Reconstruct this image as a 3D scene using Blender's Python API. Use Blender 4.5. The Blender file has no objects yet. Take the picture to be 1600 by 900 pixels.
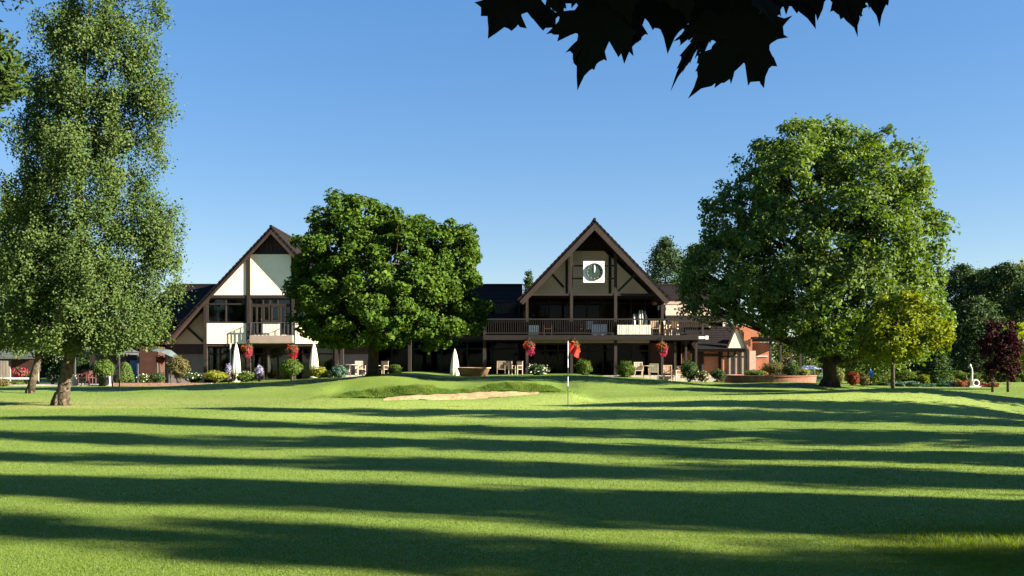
import bpy, math, random
import numpy as np
from mathutils import Vector

random.seed(7)
rng = np.random.default_rng(11)
SC = bpy.context.scene
COL = SC.collection
R = math.radians

# ------------------------------------------------------------------ camera, sky, sun, exposure
F = 1386.0            # focal length in photograph pixels (1600 wide)
HZ = 563.0            # horizon row
EYE = 1.6
cam_d = bpy.data.cameras.new('camera')
cam_d.sensor_width = 36.0
cam_d.lens = 36.0 * F / 1600.0
cam_d.shift_y = (HZ - 450.0) / 1600.0
cam_d.clip_start = 0.05
cam_d.clip_end = 4000
cam = bpy.data.objects.new('camera', cam_d)
cam.location = (0, 0, EYE)
cam.rotation_euler = (R(90), 0, 0)
COL.objects.link(cam)
SC.camera = cam

SUN_EL = 23.0
SH = Vector((-0.972, 0.235, 0)).normalized()      # the way shadows fall on the ground
TO_SUN = Vector((-SH.x * math.cos(R(SUN_EL)), -SH.y * math.cos(R(SUN_EL)), math.sin(R(SUN_EL))))

world = bpy.data.worlds.new('World')
SC.world = world
world.use_nodes = True
wn = world.node_tree
wn.nodes.clear()
sky = wn.nodes.new('ShaderNodeTexSky')
sky.sky_type = 'NISHITA'
sky.sun_disc = False
sky.sun_elevation = R(SUN_EL)
sky.sun_rotation = math.atan2(TO_SUN.x, TO_SUN.y)
sky.altitude = 50
sky.air_density = 1.0
sky.dust_density = 0.15
sky.ozone_density = 3.5
hs = wn.nodes.new('ShaderNodeHueSaturation')
hs.inputs['Saturation'].default_value = 1.78
hs.inputs['Hue'].default_value = 0.513
hs.inputs['Value'].default_value = 1.24
gm_ = wn.nodes.new('ShaderNodeGamma')
gm_.inputs['Gamma'].default_value = 0.50
bgn = wn.nodes.new('ShaderNodeBackground')
bgn.inputs['Strength'].default_value = 0.056
wo = wn.nodes.new('ShaderNodeOutputWorld')
wn.links.new(sky.outputs[0], gm_.inputs['Color'])
wn.links.new(gm_.outputs[0], hs.inputs['Color'])
wn.links.new(hs.outputs[0], bgn.inputs['Color'])
wn.links.new(bgn.outputs[0], wo.inputs['Surface'])

sun_d = bpy.data.lights.new('sun', 'SUN')
sun_d.energy = 5.0
sun_d.angle = R(0.5)
sun_d.color = (1.0, 0.90, 0.74)
sun = bpy.data.objects.new('sun', sun_d)
sun.rotation_euler = (-TO_SUN).to_track_quat('-Z', 'Y').to_euler()
sun.location = (30, -10, 20)
COL.objects.link(sun)

SC.view_settings.view_transform = 'Standard'
SC.view_settings.look = 'None'
SC.view_settings.exposure = 2.5
SC.view_settings.gamma = 1.0
SC.view_settings.use_curve_mapping = False
SC.cycles.use_denoising = True
SC.cycles.denoiser = 'OPENIMAGEDENOISE'
SC.cycles.max_bounces = 6
SC.cycles.transparent_max_bounces = 8


# ------------------------------------------------------------------ measuring helpers
def W(px, Y):
    return (px - 800.0) * Y / F


def Zp(py, Y):
    return EYE + (HZ - py) * Y / F


def sstep(a, b, x):
    t = np.clip((np.asarray(x, float) - a) / (b - a), 0, 1)
    return t * t * (3 - 2 * t)


def interp_s(x, xs, ys):
    """smooth table lookup"""
    x = np.asarray(x, float)
    xs = np.asarray(xs, float)
    ys = np.asarray(ys, float)
    i = np.clip(np.searchsorted(xs, x) - 1, 0, len(xs) - 2)
    t = np.clip((x - xs[i]) / (xs[i + 1] - xs[i]), 0, 1)
    t = t * t * (3 - 2 * t)
    return ys[i] * (1 - t) + ys[i + 1] * t


# ------------------------------------------------------------------ terrain height
BK0, BK1 = -8.6, 3.2          # bunker lip, west and east ends (metres at Y about 36)


def hills(X, Y):
    A = interp_s(X, [-60, -22, -15, -10.8, -6.5, -2.9, 0, 3.6, 7.2, 10.8, 18, 60],
                 [0, 0.02, .28, .52, .84, .62, .68, .72, .55, .27, 0.03, 0])
    z = A * sstep(34.5, 44.5, Y)
    # raised putting surface that falls away on the right, and the swale beside it
    z = z + 0.20 * sstep(19, 30, Y) * (1 - sstep(36, 46, Y)) * np.exp(-((np.asarray(X) - 10) / 9.0) ** 2)
    z = z - 0.55 * np.exp(-((X - 19.5) / 6.0) ** 2 - ((Y - 27.0) / 6.5) ** 2)
    z = z + 0.52 * np.exp(-((X - 15.6) / 4.6) ** 2 - ((Y - 33.5) / 3.6) ** 2)
    z = z + 0.36 * np.exp(-((X - 15.8) / 3.8) ** 2 - ((Y - 46.0) / 4.0) ** 2)
    z = z + 0.07 * np.sin(X * 0.21 + 1.0) * np.sin(Y * 0.19) * sstep(6, 14, Y) * (1 - sstep(40, 60, Y))
    z = z + 0.03 * np.sin(X * 0.47 + Y * 0.13) * np.sin(Y * 0.41 + 0.7) * (1 - sstep(40, 60, Y))
    return z


def pxat(X, Y):
    return X * F / Y + 800.0


def bunker_curves(X):
    p = pxat(X, 36.0)
    pyl = interp_s(p, [480, 500, 545, 606, 655, 690, 705, 742, 771, 800, 828, 857, 885, 910],
                   [622, 618, 611, 602, 601.5, 608, 610, 605, 599.5, 597, 598.5, 602, 609, 616])
    pys = interp_s(p, [480, 540, 587, 655, 703, 761, 800, 843, 880, 910],
                   [623, 623.5, 622.6, 617.5, 616, 612.5, 612, 615, 616.5, 617])
    pyf = interp_s(p, [480, 560, 626, 684, 742, 780, 800, 843, 910],
                   [624, 625, 626.5, 627.3, 626, 623, 620.5, 618, 617.5])
    pyl = pyl + 0.22 * (pys - pyl)
    zl = Zp(pyl, 37.0)
    zs = Zp(pys, 36.1)
    pyf = pyf - 2.2 * sstep(590, 650, p)
    zf = Zp(pyf, 34.4)
    w = sstep(478, 500, p) * (1 - sstep(895, 915, p))
    sand = sstep(575, 630, p) * (1 - sstep(835, 850, p))
    return zl, np.maximum(zs, zf + 0.0), zf, w, sand


def terrain(X, Y):
    X = np.asarray(X, float)
    Y = np.asarray(Y, float)
    z = hills(X, Y)
    zl, zs, zf, w, sand = bunker_curves(X)
    # profile through the bunker from front to back
    t1 = sstep(31.0, 34.4, Y)
    prof = zf * t1 + z * (1 - t1)
    dip = 0.10 * sand * sstep(34.4, 34.6, Y) * (1 - sstep(34.7, 35.3, Y))
    up = np.clip((Y - 34.7) / (36.1 - 34.7), 0, 1)
    prof = np.where(Y > 34.4, zf + (zs - zf) * up - dip, prof)
    lip = sstep(36.0, 37.1, Y)
    prof = np.where(Y > 36.1, zs + (np.maximum(zl, zs) - zs) * lip, prof)
    back = sstep(37.0, 43.5, Y)
    prof = np.where(Y > 37.0, np.maximum(zl, zs) * (1 - back) + z * back, prof)
    inside = w * (Y > 31.0) * (Y < 43.5)
    return z * (1 - inside) + prof * inside


def gz(X, Y):
    return float(terrain(np.array([X]), np.array([Y]))[0])


# ------------------------------------------------------------------ materials
def newmat(name):
    m = bpy.data.materials.new(name)
    m.use_nodes = True
    m.node_tree.nodes.clear()
    return m, m.node_tree


def nd(nt, kind, **kw):
    n = nt.nodes.new(kind)
    for k, v in kw.items():
        if k in n.inputs:
            n.inputs[k].default_value = v
        else:
            setattr(n, k, v)
    return n


def c4(c):
    return (c[0], c[1], c[2], 1.0)


def mat(name, col, rough=0.7, var=0.25, scale=3.0, bump=0.0, bscale=None, col2=None, metal=0.0, spec=0.3, stretch=None):
    m, nt = newmat(name)
    out = nd(nt, 'ShaderNodeOutputMaterial')
    p = nd(nt, 'ShaderNodeBsdfPrincipled', Roughness=rough, Metallic=metal)
    p.inputs['Specular IOR Level'].default_value = spec
    tc = nd(nt, 'ShaderNodeTexCoord')
    mp = nd(nt, 'ShaderNodeMapping')
    if stretch:
        mp.inputs['Scale'].default_value = stretch
    nt.links.new(tc.outputs['Object'], mp.inputs['Vector'])
    nz = nd(nt, 'ShaderNodeTexNoise', Scale=scale, Detail=6.0, Roughness=0.6)
    nt.links.new(mp.outputs[0], nz.inputs['Vector'])
    cr = nd(nt, 'ShaderNodeValToRGB')
    c2 = col2 if col2 else tuple(min(1, c * (1 + var)) for c in col)
    cr.color_ramp.elements[0].color = c4(tuple(c * (1 - var) for c in col))
    cr.color_ramp.elements[1].color = c4(c2)
    cr.color_ramp.elements[0].position = 0.3
    cr.color_ramp.elements[1].position = 0.7
    nt.links.new(nz.outputs['Fac'], cr.inputs['Fac'])
    nt.links.new(cr.outputs[0], p.inputs['Base Color'])
    if bump:
        n2 = nd(nt, 'ShaderNodeTexNoise', Scale=bscale or scale * 6, Detail=5.0)
        nt.links.new(mp.outputs[0], n2.inputs['Vector'])
        b = nd(nt, 'ShaderNodeBump', Strength=bump, Distance=0.05)
        nt.links.new(n2.outputs['Fac'], b.inputs['Height'])
        nt.links.new(b.outputs[0], p.inputs['Normal'])
    nt.links.new(p.outputs[0], out.inputs[0])
    return m


def leafmat(name, ca, cb, trans=0.35, rough=0.7, spec=0.05, tcol=None):
    """leaf colour runs from ca to cb by a random value stored per leaf"""
    m, nt = newmat(name)
    out = nd(nt, 'ShaderNodeOutputMaterial')
    at = nd(nt, 'ShaderNodeAttribute', attribute_name='v')
    mx = nd(nt, 'ShaderNodeMix', data_type='RGBA')
    mx.inputs[6].default_value = c4(ca)
    mx.inputs[7].default_value = c4(cb)
    nt.links.new(at.outputs['Fac'], mx.inputs[0])
    p = nd(nt, 'ShaderNodeBsdfPrincipled', Roughness=rough)
    p.inputs['Specular IOR Level'].default_value = spec
    nt.links.new(mx.outputs[2], p.inputs['Base Color'])
    tr = nd(nt, 'ShaderNodeBsdfTranslucent')
    hsn = nd(nt, 'ShaderNodeHueSaturation')
    hsn.inputs['Hue'].default_value = 0.48
    hsn.inputs['Saturation'].default_value = 1.78
    hsn.inputs['Value'].default_value = 1.3
    nt.links.new(mx.outputs[2], hsn.inputs['Color'])
    nt.links.new(hsn.outputs[0], tr.inputs['Color'])
    ms = nd(nt, 'ShaderNodeMixShader')
    ms.inputs[0].default_value = trans
    nt.links.new(p.outputs[0], ms.inputs[1])
    nt.links.new(tr.outputs[0], ms.inputs[2])
    nt.links.new(ms.outputs[0], out.inputs[0])
    return m


def brickmat(name, c1, c2, mortar, bw=0.225, bh=0.075):
    m, nt = newmat(name)
    out = nd(nt, 'ShaderNodeOutputMaterial')
    p = nd(nt, 'ShaderNodeBsdfPrincipled', Roughness=0.85)
    p.inputs['Specular IOR Level'].default_value = 0.15
    tc = nd(nt, 'ShaderNodeTexCoord')
    sx = nd(nt, 'ShaderNodeSeparateXYZ')
    nt.links.new(tc.outputs['Object'], sx.inputs[0])
    ad = nd(nt, 'ShaderNodeMath', operation='ADD')
    nt.links.new(sx.outputs[0], ad.inputs[0])
    nt.links.new(sx.outputs[1], ad.inputs[1])
    cb = nd(nt, 'ShaderNodeCombineXYZ')
    nt.links.new(ad.outputs[0], cb.inputs[0])
    nt.links.new(sx.outputs[2], cb.inputs[1])
    bt = nd(nt, 'ShaderNodeTexBrick', Scale=1.0)
    bt.inputs['Brick Width'].default_value = bw
    bt.inputs['Row Height'].default_value = bh
    bt.inputs['Mortar Size'].default_value = 0.010
    bt.inputs['Color1'].default_value = c4(c1)
    bt.inputs['Color2'].default_value = c4(c2)
    bt.inputs['Mortar'].default_value = c4(mortar)
    nt.links.new(cb.outputs[0], bt.inputs['Vector'])
    nz = nd(nt, 'ShaderNodeTexNoise', Scale=2.0, Detail=4.0)
    nt.links.new(tc.outputs['Object'], nz.inputs['Vector'])
    mr = nd(nt, 'ShaderNodeMapRange')
    mr.inputs['To Min'].default_value = 0.6
    mr.inputs['To Max'].default_value = 1.3
    nt.links.new(nz.outputs['Fac'], mr.inputs['Value'])
    mu = nd(nt, 'ShaderNodeMix', data_type='RGBA', blend_type='MULTIPLY')
    mu.inputs[0].default_value = 1.0
    nt.links.new(bt.outputs['Color'], mu.inputs[6])
    nt.links.new(mr.outputs[0], mu.inputs[7])
    nt.links.new(mu.outputs[2], p.inputs['Base Color'])
    b = nd(nt, 'ShaderNodeBump', Strength=0.6, Distance=0.02)
    b.invert = True
    nt.links.new(bt.outputs['Fac'], b.inputs['Height'])
    nt.links.new(b.outputs[0], p.inputs['Normal'])
    nt.links.new(p.outputs[0], out.inputs[0])
    return m


def glassmat(name, tint=(0.42, 0.46, 0.46), ior=1.5):
    m, nt = newmat(name)
    out = nd(nt, 'ShaderNodeOutputMaterial')
    t = nd(nt, 'ShaderNodeBsdfTransparent', Color=c4(tint))
    g = nd(nt, 'ShaderNodeBsdfGlossy', Roughness=0.03, Color=(0.9, 0.95, 1, 1))
    fr = nd(nt, 'ShaderNodeFresnel', IOR=ior)
    tc = nd(nt, 'ShaderNodeTexCoord')
    nz = nd(nt, 'ShaderNodeTexNoise', Scale=0.9, Detail=1.0)
    nt.links.new(tc.outputs['Object'], nz.inputs['Vector'])
    b = nd(nt, 'ShaderNodeBump', Strength=0.05, Distance=0.05)
    nt.links.new(nz.outputs['Fac'], b.inputs['Height'])
    nt.links.new(b.outputs[0], g.inputs['Normal'])
    ms = nd(nt, 'ShaderNodeMixShader')
    nt.links.new(fr.outputs[0], ms.inputs[0])
    nt.links.new(t.outputs[0], ms.inputs[1])
    nt.links.new(g.outputs[0], ms.inputs[2])
    nt.links.new(ms.outputs[0], out.inputs[0])
    return m


def lawnmat(name):
    """mown turf: attributes say how much of it is putting green, dry or rough"""
    m, nt = newmat(name)
    out = nd(nt, 'ShaderNodeOutputMaterial')
    p = nd(nt, 'ShaderNodeBsdfPrincipled', Roughness=0.75)
    p.inputs['Specular IOR Level'].default_value = 0.12
    tc = nd(nt, 'ShaderNodeTexCoord')

    def noise(scale, detail, vec=None, st=None):
        n = nd(nt, 'ShaderNodeTexNoise', Scale=scale, Detail=detail, Roughness=0.65)
        if st:
            mp = nd(nt, 'ShaderNodeMapping')
            mp.inputs['Scale'].default_value = st
            nt.links.new(tc.outputs['Object'], mp.inputs['Vector'])
            nt.links.new(mp.outputs[0], n.inputs['Vector'])
        else:
            nt.links.new(tc.outputs['Object'], n.inputs['Vector'])
        return n

    def mix(a, b, f):
        x = nd(nt, 'ShaderNodeMix', data_type='RGBA')
        for s, v in ((6, a), (7, b)):
            if isinstance(v, tuple):
                x.inputs[s].default_value = c4(v)
            else:
                nt.links.new(v, x.inputs[s])
        if isinstance(f, float):
            x.inputs[0].default_value = f
        else:
            nt.links.new(f, x.inputs[0])
        return x.outputs[2]

    def ramp(src, a, b):
        r = nd(nt, 'ShaderNodeMapRange')
        r.inputs['From Min'].default_value = a
        r.inputs['From Max'].default_value = b
        nt.links.new(src, r.inputs['Value'])
        return r.outputs[0]

    big = noise(0.22, 4)
    mid = noise(1.7, 5, st=(1, 1, 1))
    fine = noise(38.0, 6)
    c = mix((0.090, 0.142, 0.023), (0.122, 0.178, 0.031), ramp(big.outputs['Fac'], .35, .65))
    c = mix(c, (0.150, 0.176, 0.048), ramp(mid.outputs['Fac'], .52, .9))
    for att, colr in (('green', (0.205, 0.262, 0.060)), ('dry', (0.245, 0.215, 0.090)), ('rough', (0.075, 0.118, 0.024))):
        a = nd(nt, 'ShaderNodeAttribute', attribute_name=att)
        n2 = noise(3.0 if att == 'dry' else 9.0, 4)
        mul = nd(nt, 'ShaderNodeMath', operation='MULTIPLY')
        nt.links.new(a.outputs['Fac'], mul.inputs[0])
        nt.links.new(ramp(n2.outputs['Fac'], .2, .55), mul.inputs[1])
        c = mix(c, colr, mul.outputs[0])
    dk = nd(nt, 'ShaderNodeMix', data_type='RGBA', blend_type='MULTIPLY')
    dk.inputs[0].default_value = 1.0
    mr = nd(nt, 'ShaderNodeMapRange')
    mr.inputs['To Min'].default_value = 0.80
    mr.inputs['To Max'].default_value = 1.20
    nt.links.new(fine.outputs['Fac'], mr.inputs['Value'])
    nt.links.new(c, dk.inputs[6])
    nt.links.new(mr.outputs[0], dk.inputs[7])
    nt.links.new(dk.outputs[2], p.inputs['Base Color'])
    b = nd(nt, 'ShaderNodeBump', Strength=0.3, Distance=0.04)
    nt.links.new(fine.outputs['Fac'], b.inputs['Height'])
    nt.links.new(b.outputs[0], p.inputs['Normal'])
    nt.links.new(p.outputs[0], out.inputs[0])
    return m


M = {}
M['lawn'] = lawnmat('mown_turf')
M['blade'] = leafmat('grass_blade', (0.080, 0.133, 0.020), (0.152, 0.200, 0.037), trans=0.4, rough=0.6, spec=0.15)
M['rough'] = leafmat('rough_blade', (0.060, 0.118, 0.022), (0.130, 0.190, 0.045), trans=0.35, rough=0.6, spec=0.15)
M['sand'] = mat('bunker_sand', (0.34, 0.24, 0.125), 0.95, 0.22, 2.5, 0.8, 6.0, spec=0.05)
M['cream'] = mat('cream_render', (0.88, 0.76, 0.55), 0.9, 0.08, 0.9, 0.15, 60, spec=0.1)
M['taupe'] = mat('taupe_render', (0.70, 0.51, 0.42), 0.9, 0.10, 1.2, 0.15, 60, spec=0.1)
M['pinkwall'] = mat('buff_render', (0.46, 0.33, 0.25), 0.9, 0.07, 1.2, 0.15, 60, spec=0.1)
M['midcream'] = mat('mid_cream', (0.78, 0.66, 0.44), 0.9, 0.15, 3.0)  # mottled cream, slightly deeper than the clubhouse render
M['buff'] = mat('buff_panel', (0.30, 0.215, 0.145), 0.9, 0.12, 2.0)
M['rail'] = mat('dark_stained_rail', (0.011, 0.0078, 0.006), 0.8, 0.25, 2.0)
M['midtaupe'] = mat('stained_timber', (0.26, 0.205, 0.165), 0.8, 0.1, 2.0)
M['timber'] = mat('dark_timber', (0.020, 0.0135, 0.010), 0.75, 0.3, 2.0, 0.3, 14, stretch=(6, 6, 1))
M['fascia'] = mat('brown_fascia', (0.030, 0.019, 0.014), 0.75, 0.25, 2.0, 0.2, 14)
M['tile'] = mat('roof_tile', (0.014, 0.011, 0.0105), 0.9, 0.35, 4.0, 0.5, 20, spec=0.08)
M['boards'] = mat('dark_boards', (0.040, 0.019, 0.016), 0.7, 0.3, 2.0, 0.3, 14, stretch=(6, 6, 1))
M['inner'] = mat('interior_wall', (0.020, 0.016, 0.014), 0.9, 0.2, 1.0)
M['greywall'] = mat('grey_plinth', (0.16, 0.14, 0.135), 0.9, 0.12, 2.0)
M['white'] = mat('white_paint', (0.80, 0.78, 0.72), 0.6, 0.05, 2.0)
M['stonewhite'] = mat('off_white_boards', (0.56, 0.53, 0.46), 0.8, 0.12, 3.0)
M['whitemetal'] = mat('white_metal', (0.80, 0.80, 0.78), 0.35, 0.05, 4.0, spec=0.5)
M['canvas'] = mat('cream_canvas', (0.60, 0.55, 0.44), 0.9, 0.08, 3.0, 0.3, 18, stretch=(5, 5, 0.6))
M['tealcanvas'] = mat('grey_canvas', (0.06, 0.08, 0.08), 0.85, 0.1, 3.0)  # cloth colour lowered to stand for shade on the left patio
M['greencanvas'] = mat('dark_green_canvas', (0.045, 0.075, 0.06), 0.85, 0.1, 3.0)
M['glass'] = glassmat('window_glass')
M['darkglass'] = glassmat('shaded_glass', (0.3, 0.33, 0.33), 1.18)  # same glazing, veranda shade put in as darker tint and weaker reflection
M['curtain'] = mat('net_curtain', (0.50, 0.47, 0.40), 0.95, 0.12, 3.0, stretch=(9, 9, 0.3))
M['shadebrick'] = brickmat('shaded_brick', (0.065, 0.022, 0.015), (0.05, 0.018, 0.012), (0.07, 0.055, 0.045))  # red brick with the shade at the left put into its colour
M['bedbrick'] = brickmat('shaded_bed_brick', (0.20, 0.075, 0.045), (0.14, 0.055, 0.035), (0.18, 0.14, 0.11))  # red brick darkened to stand for the shade on the raised bed
M['redwood'] = mat('red_stained_wood', (0.07, 0.025, 0.02), 0.8, 0.2, 4.0)
M['brick'] = brickmat('red_brick', (0.46, 0.145, 0.060), (0.36, 0.105, 0.045), (0.36, 0.26, 0.19))
M['paver'] = mat('brick_paving', (0.30, 0.17, 0.12), 0.9, 0.25, 6.0, 0.4, 20)
M['paving'] = mat('pale_paving', (0.40, 0.36, 0.30), 0.9, 0.15, 2.5, 0.3, 20)
M['bark'] = mat('bark', (0.105, 0.080, 0.058), 0.95, 0.45, 5.0, 1.0, 16, stretch=(3, 3, 0.6), spec=0.1)
M['birchbark'] = mat('birch_bark', (0.030, 0.023, 0.016), 0.9, 0.5, 5.0, 1.0, 14, col2=(0.115, 0.092, 0.062), stretch=(1.2, 1.2, 1.6), spec=0.1)
M['darkbark'] = mat('dark_bark', (0.050, 0.038, 0.028), 0.95, 0.4, 5.0, 1.0, 14, stretch=(3, 3, 0.6), spec=0.1)
M['metal'] = mat('dark_metal', (0.07, 0.075, 0.08), 0.5, 0.15, 3.0, metal=0.3)
M['greyroof'] = mat('grey_felt', (0.042, 0.046, 0.05), 0.85, 0.2, 3.0)  # felt colour lowered to stand in for tree shade on the gazebo
M['paleroof'] = mat('weathered_roof', (0.10, 0.115, 0.095), 0.9, 0.25, 2.0, 0.4, 12)  # darkened as well, for the shade over the left garden
M['bluedoor'] = mat('blue_paint', (0.055, 0.11, 0.24), 0.5, 0.1, 2.0)
M['teak'] = mat('teak', (0.42, 0.30, 0.20), 0.75, 0.2, 4.0, stretch=(6, 6, 1))
M['duskwood'] = mat('weathered_teak', (0.26, 0.20, 0.145), 0.85, 0.2, 4.0, stretch=(6, 6, 1))
M['palewood'] = mat('pale_wood', (0.50, 0.41, 0.31), 0.8, 0.14, 4.0, stretch=(6, 6, 1))
M['whitewood'] = mat('bleached_wood', (0.66, 0.57, 0.46), 0.8, 0.12, 4.0, stretch=(6, 6, 1))
M['flagred'] = mat('red_cloth', (0.62, 0.022, 0.014), 0.8, 0.12, 5.0)
M['polewhite'] = mat('pole_white', (0.82, 0.82, 0.80), 0.4, 0.04, 3.0)
M['poledark'] = mat('pole_dark', (0.035, 0.035, 0.035), 0.4, 0.1, 3.0)
M['clockface'] = mat('clock_face', (0.030, 0.055, 0.035), 0.25, 0.3, 8.0, spec=0.5)
M['stone'] = mat('pale_stone', (0.45, 0.40, 0.34), 0.9, 0.15, 5.0, 0.4, 20)
M['terracotta'] = mat('terracotta', (0.40, 0.22, 0.13), 0.9, 0.18, 4.0, 0.3, 20)
M['tan'] = mat('tan_pot', (0.45, 0.34, 0.23), 0.9, 0.12, 4.0)
M['soil'] = mat('soil', (0.045, 0.032, 0.024), 1.0, 0.3, 6.0, 0.8, 20)
M['purple'] = mat('purple_petals', (0.16, 0.07, 0.24), 0.8, 0.3, 20.0, 0.6, 40)
M['blue'] = mat('blue_cloth', (0.04, 0.20, 0.55), 0.7, 0.15, 4.0)
M['fence'] = mat('weathered_fence', (0.20, 0.17, 0.13), 0.9, 0.25, 3.0, 0.4, 16, stretch=(5, 5, 0.7))
M['plasticdark'] = mat('dark_plastic', (0.02, 0.02, 0.022), 0.4, 0.1, 3.0)
# leaves
M['l_birch'] = leafmat('birch_leaf', (0.032, 0.064, 0.017), (0.094, 0.130, 0.042), 0.26)
M['l_maple'] = leafmat('maple_leaf_green', (0.017, 0.047, 0.007), (0.076, 0.125, 0.017), 0.22)
M['l_silver'] = leafmat('silver_maple_leaf', (0.042, 0.084, 0.023), (0.138, 0.190, 0.066), 0.28)
M['l_gold'] = leafmat('golden_leaf', (0.060, 0.105, 0.012), (0.190, 0.215, 0.022), 0.28)
M['l_lime'] = leafmat('lime_leaf', (0.12, 0.19, 0.016), (0.28, 0.34, 0.040), 0.35)
M['l_conifer'] = leafmat('conifer_needles', (0.020, 0.042, 0.016), (0.060, 0.090, 0.036), 0.12)
M['l_pale'] = leafmat('pale_leaf', (0.13, 0.15, 0.055), (0.24, 0.25, 0.11), 0.30)
M['l_copper'] = leafmat('copper_leaf', (0.014, 0.006, 0.007), (0.050, 0.020, 0.020), 0.15)
M['l_shrub'] = leafmat('shrub_leaf', (0.030, 0.058, 0.011), (0.095, 0.138, 0.030), 0.22)
M['l_box'] = leafmat('clipped_leaf', (0.032, 0.066, 0.012), (0.105, 0.155, 0.034), 0.2)
M['l_yellow'] = leafmat('yellow_shrub_leaf', (0.10, 0.12, 0.014), (0.24, 0.25, 0.04), 0.25)
M['l_dark'] = leafmat('dark_shrub_leaf', (0.018, 0.040, 0.014), (0.060, 0.095, 0.032), 0.20)
M['l_blue'] = leafmat('blue_green_leaf', (0.040, 0.085, 0.060), (0.10, 0.16, 0.11), 0.20)
M['l_olive'] = leafmat('olive_leaf', (0.055, 0.056, 0.020), (0.14, 0.125, 0.05), 0.2)
M['l_red'] = leafmat('red_petal', (0.24, 0.008, 0.015), (0.42, 0.04, 0.05), 0.25)
M['l_orange'] = leafmat('orange_petal', (0.30, 0.035, 0.012), (0.50, 0.11, 0.03), 0.25)
M['l_pink'] = leafmat('pink_petal', (0.22, 0.012, 0.035), (0.42, 0.07, 0.10), 0.25)
M['l_white'] = leafmat('white_petal', (0.55, 0.50, 0.42), (0.80, 0.76, 0.70), 0.25)
M['l_lav'] = leafmat('lavender_petal', (0.20, 0.17, 0.26), (0.36, 0.33, 0.42), 0.25)
M['l_rust'] = leafmat('rust_leaf', (0.10, 0.030, 0.018), (0.24, 0.085, 0.045), 0.25)
M['l_near'] = leafmat('near_maple_leaf', (0.006, 0.007, 0.004), (0.011, 0.010, 0.006), 0.05, spec=0.05)  # near-black colour stands in for shade on the overhanging leaves
M['l_ash'] = leafmat('ash_leaf', (0.016, 0.034, 0.007), (0.046, 0.072, 0.014), 0.2)


# ------------------------------------------------------------------ mesh builder
ORG = {}


def link(o, parent):
    COL.objects.link(o)
    if parent is not None:
        o.parent = parent
        ORG[o.name] = ORG[parent.name]
    return o


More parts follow.
